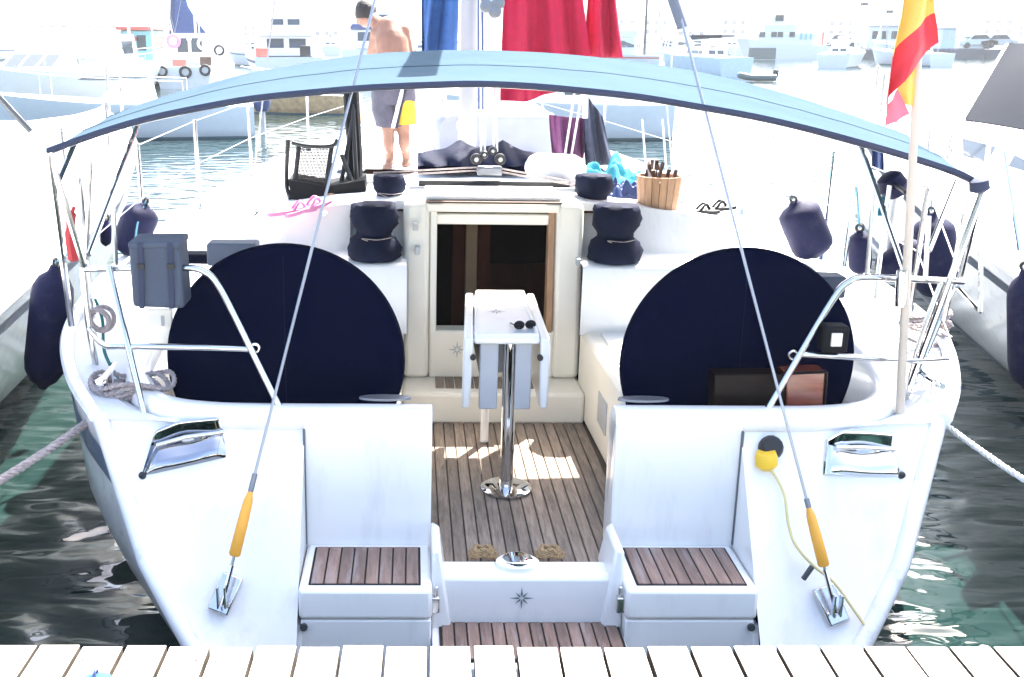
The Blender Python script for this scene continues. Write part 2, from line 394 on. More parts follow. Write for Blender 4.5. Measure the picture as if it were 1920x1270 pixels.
    for i, q in enumerate(path):
        t = path[min(i+1, len(path)-1)] - path[max(i-1, 0)]; nrm = V((t.y, -t.x, 0)).normalized()
        f = lambda d, z: V((sg*(q.x + nrm.x*d), q.y + nrm.y*d, z))
        zt = q.z
        secs.append([f(0, .375), f(0, zt-.035), f(.010, zt-.012), f(.035, zt), f(.085, zt-.002), f(.108, zt-.018), f(.115, zt-.05), f(.110, zt-.075), f(.090, zt-.09)]); outer.append(secs[-1][6])
    MB().loft(secs, closed=False).build('coaming', 'gelcoat', Y, smooth=70)
    MB().add(secs[0], [tuple(range(9))]).build('coaming_end', 'gelcoat', Y)
    # side deck
    k0 = 17; rows = []
    for i in range(k0, len(path)):
        t = (i-k0)/(len(path)-1-k0); y_ = lerp(3.9, 5.62, t); b_, zs = sheer(y_); a = outer[i] - V((0, 0, .02))
        e = V((sg*b_, y_, zs)); rows.append([a, a.lerp(e, .5) + V((0,0,.01)), e])
    CRB = [(5.5,1.42),(5.95,1.40),(7,1.30),(8.2,.95),(9.3,.58),(10.2,.05),(16,.02)]
    for k in range(1, 40):
        y_ = lerp(5.62, 15.95, k/39); b_, zs = sheer(y_); wb = min(interp(CRB, y_)[0], b_*.8)
        rows.append([V((sg*wb, y_, zs+.03)), V((sg*lerp(wb, b_, .5), y_, zs+.015)), V((sg*b_, y_, zs))])
    MB().loft(rows, closed=False).build('side_deck', 'nonskid', Y)
# ---- gate sill, platform
MB().box(-.345, .345, 3.60, 3.735, .10, .408).build('sill', 'gelcoat', Y, bev=.018)
pl = part('swim_platform', Y)
MB().box(-.345, .345, 3.30, 3.60, -.2, .222).build('platform_base', 'gelcoat', pl, bev=.006)
MB().box(-.318, .338, 3.335, 3.592, .2, .2285).build('caulking', 'caulk', pl)
for k in range(14):
    a = -.310 + .640*k/14
    MB().box(a+.003, a+.0427, 3.345, 3.588, .222, .2335).build('plank', 'teak_red', pl, bev=.0015)
def star(c, R, mt, parent, name='star_emblem', ny=V((0, -1, 0)), up=V((0, 0, 1))):
    c = V(c); ax = ny.cross(up); m = MB()
    for k in range(8):
        a = math.pi*k/4; r_ = R if k % 2 == 0 else R*.72
        d = ax*math.cos(a) + up*math.sin(a); e = ax*-math.sin(a) + up*math.cos(a)
        b0 = c + d*R*.10; tip = c + d*r_
        m.add([b0, c + d*r_*.32 + e*R*.085, tip, c + d*r_*.32 - e*R*.085], [(0,1,2),(0,2,3)])
    return m.build(name, mt, parent, smooth=0)
star(L(978, 1122, y=3.5965), .046, 'emblem', Y)
oc = L(970, 1046, y=3.70)
m = MB(); m.loft([[V((oc.x + r_*1.0*math.cos(a), 3.69 + r_*.8*math.sin(a), z)) for a in [2*math.pi*k/24 for k in range(24)]] for r_, z in ((.082, .40), (.08, .425), (.066, .434))])
m.build('filler_boss', 'gelcoat', Y)
MB().lathe((oc.x, 3.69, .43), (oc.x, 3.69, .438), [(0,.056),(.8,.056),(1,.05)], 24).build('filler_cap', 'chrome', Y)
# ---- cockpit tub
MB().hexa([(-1.2,3.7,.30),(1.2,3.7,.30),(1.5,5.6,.30),(-1.5,5.6,.30)], [(-1.2,3.7,.365),(1.2,3.7,.365),(1.5,5.6,.365),(-1.5,5.6,.365)]).build('cockpit_floor', 'sole_caulk', Y)
so = part('cockpit_sole', Y)
w_ = .0515
for k in range(-9, 9):
    a = k*w_
    y0 = 3.735
    MB().box(a+.003, a+w_-.003, y0, 5.345, .36, .3715 + random.uniform(0, .0012)).build('plank', 'teak_grey', so, bev=.0015)
for sg in (-1, 1):
    bq = part('bench', Y)
    MB().hexa([(sg*.49,4.55,.36),(sg*1.47,4.55,.36),(sg*1.47,5.6,.36),(sg*.465,5.6,.36)][::sg], [(sg*.49,4.55,.815),(sg*1.47,4.55,.815),(sg*1.47,5.6,.815),(sg*.465,5.6,.815)][::sg]).build('bench_front', 'cream', bq, bev=.025)
    MB().box(*sorted((sg*.55, sg*1.40)), 4.6, 5.45, .817, .828).build('bench_pad', 'nonskid', bq, bev=.01)
    MB().box(*sorted((sg*.476, sg*.4895)), 4.80, 5.02, .50, .66).build('locker_vent', 'grey_plastic', bq, bev=.02)
    MB().box(*sorted((sg*.49, sg*1.25)), 3.74, 4.55, .36, .378).build('helm_floor', 'teak_grey', Y)
    MB().box(*sorted((sg*.50, sg*1.42)), 4.0, 4.16, .37, .80).build('helm_seat', 'gelcoat', Y, bev=.04)
cs = part('companionway_step', Y)
MB().box(-.47, .47, 5.34, 5.72, .36, .53).build('step_block', 'cream', cs, bev=.02)
for k in range(11):
    a = -.30 + .0515*k
    MB().box(a+.003, a+.0485, 5.42, 5.68, .52, .536).build('plank', 'teak_grey', cs, bev=.0015)
# ---- cabin: bulkhead, coachroof, companionway
CR = [(5.95,1.40,1.27,1.36,1.47),(6.5,1.36,1.2,1.36,1.47),(7.2,1.25,1.06,1.33,1.43),(8.2,.95,.80,1.27,1.36),(9.3,.58,.46,1.21,1.29),(10.2,.12,.05,1.19,1.2)]
def crsec(y):
    wb, wt, zs, zt = interp(CR, y); zd = sheer(y)[1]
    r_ = [V((wb, y, zd-.02)), V((wt+.03, y, zs-.05)), V((wt, y, zs)), V((wt*.7, y, lerp(zs, zt, .55))), V((wt*.35, y, lerp(zs, zt, .9)))]
    return r_ + [V((0, y, zt))] + [V((-p.x, y, p.z)) for p in reversed(r_)]
MB().loft([crsec(5.95 + (10.2-5.95)*i/24) for i in range(25)], closed=False).build('coachroof', 'nonskid', Y, smooth=35)
for sg in (-1, 1):
    prof = [(5.50,.80),(5.50,1.15),(5.515,1.165),(5.74,1.172),(5.755,1.19),(5.83,1.345),(5.95,1.362)]
    rows = []; rf = sorted((p.x, p.z) for p in crsec(5.95) if p.x >= 0)
    for x in (.45, .8, 1.1, 1.25, 1.30, 1.34, 1.40):
        zt_ = interp(rf, x)[0]
        rows.append([V((sg*x, a, min(z if a < 5.8 else lerp(z, zt_, 1 if a > 5.9 else .9), zt_))) for a, z in prof])
    MB().loft(rows, closed=False).build('cabin_bulkhead', 'gelcoat', Y, smooth=50)
co = part('companionway', Y)
OX = -.005
for sg in (-1, 1):
    xa, xb = OX+sg*.325, sg*.47
    m = MB(); m.hexa([(min(xa,xb),5.585,.53),(max(xa,xb),5.585,.53),(max(xa,xb),6.0,.53),(min(xa,xb),6.0,.53)], [(min(xa,xb),5.66,1.462),(max(xa,xb),5.66,1.462),(max(xa,xb),6.0,1.462),(min(xa,xb),6.0,1.462)])
    m.build('column', 'cream', co, bev=.03)
    m = MB(); m.hexa([(min(OX+sg*.29,OX+sg*.325),5.60,.78),(max(OX+sg*.29,OX+sg*.325),5.60,.78),(max(OX+sg*.29,OX+sg*.325),5.72,.78),(min(OX+sg*.29,OX+sg*.325),5.72,.78)], [(min(OX+sg*.29,OX+sg*.325),5.665,1.42),(max(OX+sg*.29,OX+sg*.325),5.665,1.42),(max(OX+sg*.29,OX+sg*.325),5.74,1.42),(min(OX+sg*.29,OX+sg*.325),5.74,1.42)])
    m.build('jamb', 'wood_pale' if sg > 0 else 'cream', co, bev=.006)
MB().box(-.33, .33, 5.60, 5.72, .53, .792).build('sill_board', 'cream', co, bev=.012)
MB().box(OX-.325, OX+.325, 5.668, 5.72, 1.345, 1.40).build('lintel', 'cream', co, bev=.008)
MB().box(OX-.345, OX+.345, 5.652, 5.70, 1.412, 1.458).build('hatch_front', 'cream', co, bev=.008)
MB().box(-.36, .36, 5.69, 6.10, 1.466, 1.492).build('sliding_hatch', 'gelcoat', co, bev=.012)
star(L(857, 656, y=5.597), .05, 'emblem_pale', co)
MB().box(-.352, .352, 5.648, 5.69, 1.4585, 1.4665).build('hatch_shade_strip', 'wood_brown', co)  # brown strip painting the shading line under the sliding hatch
# cabin behind the opening; its shade is painted as a near-black lining
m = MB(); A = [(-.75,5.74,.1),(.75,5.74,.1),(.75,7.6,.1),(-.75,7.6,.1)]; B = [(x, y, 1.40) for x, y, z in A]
m.add(A+B, [(0,1,2,3),(4,5,6,7),(1,2,6,5),(2,3,7,6),(3,0,4,7)]); m.build('cabin_lining', 'interior_shade', co)
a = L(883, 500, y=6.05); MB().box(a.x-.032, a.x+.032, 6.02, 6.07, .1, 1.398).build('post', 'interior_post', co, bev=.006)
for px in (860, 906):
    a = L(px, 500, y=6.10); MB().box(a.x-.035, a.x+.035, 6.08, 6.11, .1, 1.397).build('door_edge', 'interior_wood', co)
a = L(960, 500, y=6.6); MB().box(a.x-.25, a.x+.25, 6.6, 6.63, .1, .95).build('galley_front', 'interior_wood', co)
# ---- wheels with covers
for sg in (-1, 1):
    wh = part('steering_wheel', Y); c = V((sg*.908-.016, 4.24, 1.03)); R = .474
    m = MB(); pr = [(0,.44),(.10,.466),(.35,.474),(.65,.474),(.9,.466),(1,.44)]
    m.lathe(c + V((0,-.035,0)), c + V((0,.035,0)), pr, 96); 
    def disc(u, v, c=c, sg=sg):
        r_, a = .432*u, 2*math.pi*v; x, z = r_*math.cos(a), r_*math.sin(a)
        return c + V((x, -.0355 - .006*(1-u*u) + .0022*math.sin(x*13+z*7+sg) * math.sin(z*11-x*5) + .0018*math.sin(a*17)*max(0, u-.75)*4, z))
    m.grid(disc, 20, 96); wc = m.build('wheel_cover', 'navy', wh, smooth=50)
    MB().tube([disc(abs(k)/20, .25 if k > 0 else .75)+V((0,-.001,0)) for k in range(-20, 21)], .0016, 5).build('cover_seam', 'navy_cover', wh)
    MB().ring(c, (0,1,0), .455, .014, 48, 8).build('rim', 'steel', wh)
    m = MB(); m.loft([[V((c.x+dx, 4.30+dy, z)) for dx, dy in ((-w2,0),(w2,0),(w2,.26),(-w2,.26))] for w2, z in ((.17,.375),(.15,.75),(.12,1.0),(.11,1.10))])
    m.build('pedestal', 'gelcoat', wh, bev=.03)
    MB().tube([c, c+V((0,.1,0))], .035, 12).build('hub', 'steel', wh)
# ---- cockpit table
tb = part('cockpit_table', Y)
T = [L(889, 632, y=4.43), L(1013, 632, y=4.43)]; TZ = (T[0].z+T[1].z)/2; xa, xb = T[0].x, T[1].x
f0, f1 = L(890, 548, z=TZ), L(984, 548, z=TZ); fy = (f0.y+f1.y)/2
m = MB(); m.hexa([(xa,4.43,TZ-.035),(xb,4.43,TZ-.035),(f1.x,fy,TZ-.035),(f0.x,fy,TZ-.035)], [(xa,4.43,TZ),(xb,4.43,TZ),(f1.x,fy,TZ),(f0.x,fy,TZ)]); m.build('table_top', 'gelcoat', tb, bev=.012)
m = MB()
for (p0, p1) in (((xa+.012,4.445),(xb-.012,4.445)),((xa+.012,4.445),(f0.x+.012,fy-.015)),((xb-.012,4.445),(f1.x-.012,fy-.015)),((f0.x+.012,fy-.015),(f1.x-.012,fy-.015))): m.tube([V((*p0,TZ+.004)), V((*p1,TZ+.004))], .009, 8)
m.build('table_rim', 'gelcoat', tb)
for sg in (-1, 1):
    x = xa-.023 if sg < 0 else xb+.023; xf = f0.x-.026 if sg < 0 else f1.x+.026
    m = MB(); m.hexa([(x-.018+sg*.006,4.45,TZ-.325),(x+.018+sg*.006,4.45,TZ-.325),(xf+.016,fy-.04,TZ-.325),(xf-.016,fy-.04,TZ-.325)], [(x-.021,4.425,TZ-.004),(x+.021,4.425,TZ-.004),(xf+.019,fy,TZ-.004),(xf-.019,fy,TZ-.004)]); m.build('table_leaf', 'gelcoat', tb, bev=.01)
    MB().tube([(x-sg*.02,4.424,TZ-.09),(x-sg*.02,4.44,TZ-.09)], .013, 10).build('catch', 'black', tb)
    m = MB(); m.box(*sorted(((xa+xb)/2+sg*.032, (xa+xb)/2+sg*.11)), 4.455, 4.50, TZ-.33, TZ-.036); m.build('bracket_plate', 'grey_plastic', tb, bev=.006)
MB().box(xa+.03, xb-.03, 4.56, 4.98, TZ-.20, TZ-.036).build('table_locker', 'grey_plastic', tb, bev=.01)
bx = L(948, 912, z=.38); 
MB().tube([(bx.x, 4.475, .385), (bx.x, 4.475, TZ-.03)], .031, 24).build('pedestal', 'chrome', tb)
MB().lathe((bx.x, 4.475, .379), (bx.x, 4.475, .397), [(0,.112),(.4,.112),(1,.09)], 32).build('base_plate', 'chrome', tb)
MB().tube([(bx.x-.06, 5.05, .38), (bx.x-.06, 5.05, TZ-.03)], .02, 14).build('rear_leg', 'gelcoat', tb)
star((lerp(xa, xb, .45), 4.86, TZ+.0015), .05, 'emblem', tb, ny=V((0,0,1)), up=V((0,1,0)))
m = MB(); 
for dx, dy in ((0,0),(.05,.012)): m.ring((lerp(xa, xb, .72)+dx, 4.55+dy, TZ+.02), (0,.9,.35), .02, .004, 14, 5)
m.tube([(lerp(xa, xb, .72)-.02, 4.55, TZ+.02), (lerp(xa, xb, .72)-.03, 4.64, TZ+.006)], .003); m.tube([(lerp(xa, xb, .72)+.07, 4.57, TZ+.02), (lerp(xa, xb, .72)+.06, 4.65, TZ+.006)], .003)
for dx, dy in ((0,0),(.05,.012)): m.lathe((lerp(xa, xb, .72)+dx, 4.549+dy, TZ+.018), (lerp(xa, xb, .72)+dx, 4.553+dy, TZ+.022), [(0,.019),(1,.019)], 14)
single(m, 'sunglasses', 'black', 'dark sunglasses lying on the folded white cockpit table', 'sunglasses', frame=BOAT)
# ---- winches
for (px, yb, zr, s_) in ((702, 5.62, 1.172, 1.0), (1151, 5.62, 1.172, 1.02), (730, 6.0, 1.35, .72), (1106, 5.98, 1.33, .85)):
    wi = part('winch', Y); c = L(px, 495, y=yb); c.z = zr
    rr = random.Random(px); m = MB(); rings = []
    for z, r_ in ((0,.122),(.012,.135),(.06,.138),(.105,.118),(.128,.088),(.15,.095),(.18,.118),(.22,.122),(.262,.118),(.285,.108),(.292,.05)):
        rings.append([c + V(((r_ + (.006*math.sin(a*5+z*40) + .004*math.sin(a*9-z*70)))*math.cos(a)*s_, (r_+.005*math.sin(a*6+z*30))*math.sin(a)*s_, z*s_)) for a in [2*math.pi*k/36 for k in range(36)]])
    m.loft(rings); m.build('winch_cover', 'navy_cover', wi, smooth=60)
    MB().lathe(c, c+V((0,0,.25*s_)), [(0,.09*s_),(.3,.06*s_),(.6,.06*s_),(1,.08*s_)], 20).build('drum', 'chrome', wi)
    MB().tube(smooth([c+V((.09,-.085,.125)), c+V((.02,-.128,.12)), c+V((-.06,-.11,.122)), c+V((.0,-.1,.10))], 5), .002).build('drawstring', 'rope_grey', wi)
# ---- traveller with mainsheet
tv = part('traveller', Y)
a, b_ = L(785, 338, y=6.18), L(1068, 338, y=6.18)
MB().box(a.x, b_.x, 6.16, 6.205, a.z-.03, a.z).build('track', 'black', tv, bev=.004)
MB().box(a.x-.05, b_.x+.05, 6.13, 6.235, a.z-.06, a.z-.03).build('track_base', 'tin', tv, bev=.006)
tc_ = L(918, 312, y=6.18)
MB().box(tc_.x-.07, tc_.x+.07, 6.14, 6.22, tc_.z-.05, tc_.z).build('car', 'tin', tv, bev=.01)
for px, py, r_ in ((893, 299, .032), (938, 299, .032), (908, 290, .022), (924, 283, .024)):
    q = L(px, py, y=6.17); MB().lathe(q+V((0,-.018,0)), q+V((0,.018,0)), [(0,r_*.8),(.15,r_),(.85,r_),(1,r_*.8)], 18).build('block', 'black', tv)
    MB().lathe(q+V((0,-.022,0)), q+V((0,-.019,0)), [(0,r_*.4),(1,r_*.45)], 12).build('block_pin', 'steel', tv)
for px0, px1 in ((902, 899), (909, 908), (932, 921), (926, 915)):
    MB().tube([L(px0, 285, y=6.18), L(px1, -260, y=6.35)], .006, 6).build('mainsheet', 'rope_white', tv)
for px, py in ((912, 12), (928, 22), (934, 6)):
    q = L(px, py, y=6.27); MB().lathe(q+V((0,-.02,0)), q+V((0,.02,0)), [(0,.028),(.15,.036),(.85,.036),(1,.028)], 18).build('block', 'tin', tv)
for px, py in ((700, 331), (1078, 348)):
    for dz in (0, .018):
        MB().tube([tc_+V((0,0,dz-.02)), L(px, py, y=6.05)+V((0,0,dz))], .005, 6).build('control_line', 'rope_grey', tv)
# ---- mast and rigging
ms = part('mast', Y); mx = L(880, 50, y=9.15)
m = MB(); m.loft([[V((mx.x+.075*math.cos(q), 9.15+.11*math.sin(q), z)) for q in [2*math.pi*k/20 for k in range(20)]] for z in (1.2, 17.5)]); m.build('mast_tube', 'mast_alloy', ms)
for px0, py0, px1, py1, yy, r_, mt in ((902, 205, 903, -50, 8.9, .030, 'boat_navy'), (917, 205, 915, -50, 9.0, .008, 'rope_white'), (925, 205, 930, -50, 9.0, .008, 'flag_red')):
    MB().tube([L(px0, py0, y=yy), L(px1, py1, y=yy)], r_, 6).build('halyard', mt, ms)
for s_ in (-1, 1):
    MB().tube([V((s_*1.72, 9.0, 1.15)), V((s_*.75, 9.12, 7.6)), V((s_*.06, 9.15, 17))], .006, 6).build('shroud', 'wire', ms)
MB().tube([V((0, 15.9, 1.4)), V((0, 9.2, 16.8))], [.05, .03], 8).build('furled_jib', 'cloth_white', ms)
bo = part('boom', Y); MB().tube([V((mx.x, 9.0, 3.15)), V((.0, 5.2, 3.35))], .075, 12).build('boom_tube', 'alloy', bo)
# ---- backstay bridle
for pts, sl in (([(412,1150),(428,1060),(437,1043),(470,922),(476,888),(660,170),(703,0)], None), ([(1572,1165),(1556,1068),(1549,1062),(1522,952),(1517,935),(1310,190),(1268,0)], 1)):
    bs = part('backstay', Y)
    base = L(*pts[0], y=3.485); top = L(*pts[-1], y=4.25)
    d = (top-base)
    def along(px, py):
        t = (pts[0][1]-py)/(pts[0][1]-pts[-1][1])
        # solve for the point on the stay with that picture height
        lo, hi = 0., 1.
        for _ in range(40):
            mid = (lo+hi)/2; q = BOAT @ (base + d*mid); r_ = q - V((0,0,CAMZ))
            yc = -(r_.z*cp + r_.y*sp); zc = r_.y*cp - r_.z*sp
            if PY + F*yc/zc > py: lo = mid
            else: hi = mid
        return base + d*lo
    e = base + d*2.6
    MB().tube([along(*pts[1]), along(*pts[2]), top, e], .0055, 8).build('wire', 'wire', bs)
    u = d.normalized(); a, b_ = along(*pts[2]), along(*pts[3])
    MB().lathe(a, b_, [(0,.016),(.03,.021),(.5,.020),(.85,.017),(1,.009)], 14).build('turnbuckle_cover', 'orange', bs)
    MB().tube([along(*pts[3]), along(*pts[4])], .010, 10).build('swage', 'tin', bs)
    tg = base + u*.03
    m = MB(); m.tube([tg, along(*pts[1])], .009, 8)
    m.box(tg.x-.016, tg.x-.010, tg.y-.012, tg.y+.012, tg.z-.01, tg.z+.07); m.box(tg.x+.010, tg.x+.016, tg.y-.012, tg.y+.012, tg.z-.01, tg.z+.07)
    m.build('toggle', 'steel', bs)
    n_ = V((0, -.826, .563)); up = V((0, .563, .826)); s_ = V((1, 0, 0)); c = V((tg.x, yt(tg.z)+.03, tg.z)) + n_*.012
    ang = -.35 if tg.x < 0 else .35; s2 = s_*math.cos(ang) + up*math.sin(ang); u2 = up*math.cos(ang) - s_*math.sin(ang)
    m = MB(); q = lambda a_, b__, h: c + s2*a_ + u2*b__ + n_*h
    m.hexa([q(-.04,-.07,-.02), q(.04,-.07,-.02), q(.04,.07,-.02), q(-.04,.07,-.02)], [q(-.04,-.07,.008), q(.04,-.07,.008), q(.04,.07,.008), q(-.04,.07,.008)])
    m.build('chainplate', 'steel', bs, bev=.006)
    if sl: MB().tube([L(1254, -25, y=4.265), L(1280, 52, y=4.235)], [.021, .021], 12).build('sleeve', 'case_pale', bs)
# ---- stern fairleads
for quad, yy, mt in (([(272,886),(290,822),(330,808),(412,801),(424,858)], 3.87, 'chrome_dark_reflect'), ([(1547,884),(1543,836),(1580,822),(1672,826),(1690,890)], 3.86, 'chrome')):
    fl = part('stern_fairlead', Y)
    P = [L(px, py, y=yt(.80)-.0) for px, py in quad]
    P = [V((p.x, yt(p.z)+.02, p.z)) for p in P]
    n_ = V((0, -.8, .6)); xs = [p.x for p in P]; xl, xr = min(xs), max(xs)
    def edge(x, top):
        pr = [P[1], P[2], P[3]] if top else [P[0], P[4]]
        pr = [V((xl, 0, 0)) + V((0, P[0].y, P[0].z))] + pr[0:] if top else pr
        for a, b_ in zip(pr, pr[1:]):
            if a.x <= x <= b_.x + 1e-6: return a.lerp(b_, (x-a.x)/max(1e-6, b_.x-a.x))
        return pr[-1]
    HT = [(0,.004),(.03,.058),(.07,.060),(.33,.014),(.40,.012),(.55,.020),(.8,.030),(.95,.026),(1,.004)]
    def fsurf(u, v):
        x = lerp(xl, xr, u); a, b_ = edge(x, True), edge(x, False)
        return a.lerp(b_, v) + n_*(interp(HT, v)[0]*min(1, .25+4*u)*min(1, .25+6*(1-u)) + .006*math.sin(u*9)*math.sin(v*3.1))
    m = MB(); m.grid(fsurf, 26, 24); m.build('plate', mt, fl, smooth=60)
    MB().tube([fsurf(.16, .36)+n_*.012, fsurf(.5, .36)+n_*.018, fsurf(.99, .36)+n_*.012], .009, 10).build('roller', 'chrome', fl)
    q = fsurf(.01, .93); MB().lathe(q-n_*.01, q+n_*.02, [(0,.014),(.8,.013),(1,.006)], 10).build('end_bolt', 'black', fl)
# ---- bimini
bi = part('bimini', Y)
AFT = [(88,280),(180,247),(271,220),(380,197),(480,180),(600,168),(700,160),(820,155),(900,153.5),(1000,158),(1100,167),(1200,178),(1320,198),(1420,216),(1520,239),(1610,263),(1710,292),(1800,322),(1848,347)]
FWD = [(205,217),(300,183),(370,164),(450,141),(530,126),(610,112),(700,101),(790,96),(870,94),(960,96),(1050,101),(1160,112),(1260,126),(1350,143),(1430,164),(1500,184),(1570,207),(1650,234),(1700,252)]
A_ = smooth([L(px, py, y=4.1) for px, py in AFT], 3); B_ = smooth([L(px, py, y=5.66) for px, py in FWD], 3)
def can(i, t): 
    p = A_[i].lerp(B_[i], t); return p + V((0, 0, -.007*abs(math.sin(2*math.pi*t))*(1+.4*math.sin(i*.35)) + .0010*math.sin(i*1.9+t*3)*math.sin(i*.23+t*9)))
rows = [[can(i, j/20) for j in range(21)] for i in range(len(A_))]
m = MB(); m.loft(rows, closed=False); m.loft([[p - V((0,0,.006)) for p in reversed(r)] for r in rows], closed=False)
m.loft([[r[0] for r in rows], [r[0]-V((0,0,.006)) for r in rows]], closed=False); m.loft([[r[-1] for r in rows], [r[-1]-V((0,0,.006)) for r in rows]], closed=False)
m.build('canopy', 'canvas_blue', bi, smooth=60)
m = MB(); m.loft([[p+V((0,-.006,.004)) for p in A_], [p+V((0,-.010,-.010)) for p in A_], [p+V((0,.002,-.020)) for p in A_], [p+V((0,.045,-.022)) for p in A_]], closed=False); m.build('hem', 'hem_navy', bi, smooth=60)
MB().tube([can(i, .5)+V((0,0,-.02)) for i in range(len(A_))], .0125, 8).build('hoop', 'steel', bi)
MB().tube([p+V((0,.03,-.014)) for p in A_], .008, 8).build('hoop', 'steel', bi)
MB().tube([p+V((0,.0,-.02)) for p in B_], .0125, 8).build('hoop', 'steel', bi)
m = MB(); m.grid(lambda u, v: can(int(u*(len(A_)-1)), .46+.08*v)+V((0,0,.0022)), len(A_)-1, 2); m.build('seam_tape', 'canvas_blue', bi)
LEG = [ (L(92,285,y=4.1), L(158,500,y=4.25), .0125), (L(141,268,y=4.3), L(108,345,y=4.15), .011), (L(262,225,y=5.0), L(166,478,y=4.25), .011),
        (L(92,290,y=4.1), L(134,610,y=4.35), .013), (L(1845,352,y=4.1), L(1690,770,y=4.15), .013), (L(1822,335,y=4.25), L(1770,600,y=4.3), .012), (L(1800,325,y=4.7), L(1742,470,y=4.35), .011),
        (L(1612,268,y=4.9), L(1700,520,y=4.3), .011), (L(1838,372,y=4.12), L(1800,520,y=4.3), .011) ]
for a, b_, r_ in LEG: MB().tube([a, b_], r_, 8).build('frame_tube', 'steel', bi)
m = MB(); m.lathe(L(1835,333,y=4.08), L(1838,362,y=4.08), [(0,.012),(.2,.034),(.8,.036),(1,.014)], 12); m.build('end_cap', 'hem_navy', bi)
# ---- pushpits
def pushpit(name, tubes, feet, eyes):
    pp = part(name, Y)
    for pts, r_ in tubes: MB().tube(smooth(pts, 6), r_, 10).build('rail', 'steel', pp)
    for p in feet: MB().lathe(p-V((0,0,.004)), p+V((0,0,.008)), [(0,.036),(.5,.036),(1,.016)], 14).build('foot', 'steel', pp)
    for p in eyes: MB().ring(p, (0,1,.1), .016, .005, 14, 6).build('eye', 'steel', pp)
ly = 3.93
lf1, lf2 = L(275,797,y=3.945), L(543,800,y=3.93)
pushpit('pushpit', [
    ([L(160,505,y=4.35), L(250,503,y=4.15), L(345,502,y=4.05), L(382,509,y=4.03), L(408,533,y=4.02), L(440,592,y=4.0), L(500,715,y=3.96), lf2], .0135),
    ([L(205,500,y=4.2), L(238,640,y=4.05), lf1], .0125),
    ([L(168,618,y=4.35), L(195,647,y=4.12), L(230,649,y=4.06), L(380,652,y=4.0), L(470,655,y=3.99)], .0125),
    ([L(155,500,y=4.36), L(165,600,y=4.36), L(186,720,y=4.36)], .0135)],
    [lf1, lf2], [L(478,653,y=3.985)])
for a_, b__, y_ in (((1640,330),(1625,520),4.9), ((1668,348),(1640,560),4.6), ((1742,405),(1735,525),4.3), ((1602,350),(1583,500),5.2), ((1840,438),(1838,585),4.3), ((1838,585),(1795,538),4.32), ((212,378),(218,500),4.9), ((162,486),(170,300),4.7)):
    MB().tube([L(*a_, y=y_), L(*b__, y=y_-.05)], .010, 8).build('rail_strut', 'steel', Y)
rf1, rf2 = L(1415,810,y=3.93), L(1683,826,y=3.94)
pushpit('pushpit', [
    ([L(1805,528,y=4.35), L(1720,524,y=4.1), L(1620,521,y=4.03), L(1590,530,y=4.02), L(1562,560,y=4.01), L(1490,680,y=3.97), rf1], .0135),
    ([L(1775,675,y=4.3), L(1700,676,y=4.08), L(1570,668,y=4.0), L(1495,664,y=3.985)], .0125),
    ([L(1790,530,y=4.36), L(1745,640,y=4.3), L(1700,755,y=4.25)], .0135),
    ([L(1765,530,y=4.2), L(1725,640,y=4.2), L(1700,735,y=4.2)], .011)],
    [rf1], [L(1487,666,y=3.98)])
# ---- stanchions and lifelines
for sg in (-1, 1):
    tops, mids = [], []
    for y_ in (4.9, 6.2, 7.7, 9.2, 10.9, 12.6, 14.2):
        b_, zs = sheer(y_); p = V((sg*(b_-.06), y_, zs)); q = p + V((sg*.01, 0, .62))
        sn = part('stanchion', Y); MB().tube([p, q], .0125, 8).build('post', 'steel', sn); MB().lathe(p, p+V((0,0,.07)), [(0,.03),(.3,.02),(1,.016)], 10).build('socket', 'steel', sn)
        tops.append(q-V((0,0,.01))); mids.append(p+V((0,0,.32)))
    a = (L(160,505,y=4.35) if sg < 0 else L(1805,528,y=4.35))
    for ln, e in ((tops, a), (mids, a - V((0,0,.28)))):
        MB().tube([e]+ln+[V((sg*.25, 15.6, 1.95 if ln is tops else 1.66))], .0035, 5).build('lifeline', 'wire', Y)
m = MB(); m.tube(smooth([V((-.36,15.0,1.34)),V((-.33,15.1,1.95)),V((-.2,15.9,2.0)),V((0,16.1,2.02)),V((.2,15.9,2.0)),V((.33,15.1,1.95)),V((.36,15.0,1.34))], 6), .0135, 8); m.build('pulpit', 'steel', Y)
# ---- deck fittings
for px, py, yy in ((205, 770, 4.12), (1735, 772, 4.12)):
    cl = part('cleat', Y); p = L(px, py, y=yy); p.z = sheer(yy)[1]+.01
    m = MB(); m.tube(smooth([p+V((0,-.11,.055)), p+V((0,-.05,.05)), p+V((0,.05,.05)), p+V((0,.11,.055))], 5), .013, 8); m.build('horn', 'chrome', cl)
    for d in (-.04, .04): MB().tube([p+V((0,d,0)), p+V((0,d,.05))], .014, 8).build('cleat_leg', 'chrome', cl)
for sg in (-1, 1):
    bl = L(870 if sg < 0 else 1150, 0, y=5); 
    for y_ in (6.6, 7.6):
        x = sg*.75; z = interp(CR, y_)[2]+.075
        MB().box(x-.2, x+.2, y_, y_+.4, z-.06, z+.01).build('deck_hatch', 'glass_dark', Y, bev=.02)
    hr = [V((sg*(interp(CR, y_)[1]-.1), y_, interp(CR, y_)[2]+.06)) for y_ in (6.3, 6.8, 7.4, 8.0)]
    MB().tube(smooth([hr[0]-V((0,0,.05))]+hr+[hr[-1]-V((0,0,.06))], 4), .011, 8).build('handrail', 'steel', Y)
    for y_ in (7.0, 7.75):
        x = sg*(interp(CR, y_)[1]+.018)
        MB().box(x-.012, x+.012, y_-.25, y_+.25, 1.19, 1.26).build('window', 'glass_dark', Y, bev=.01)
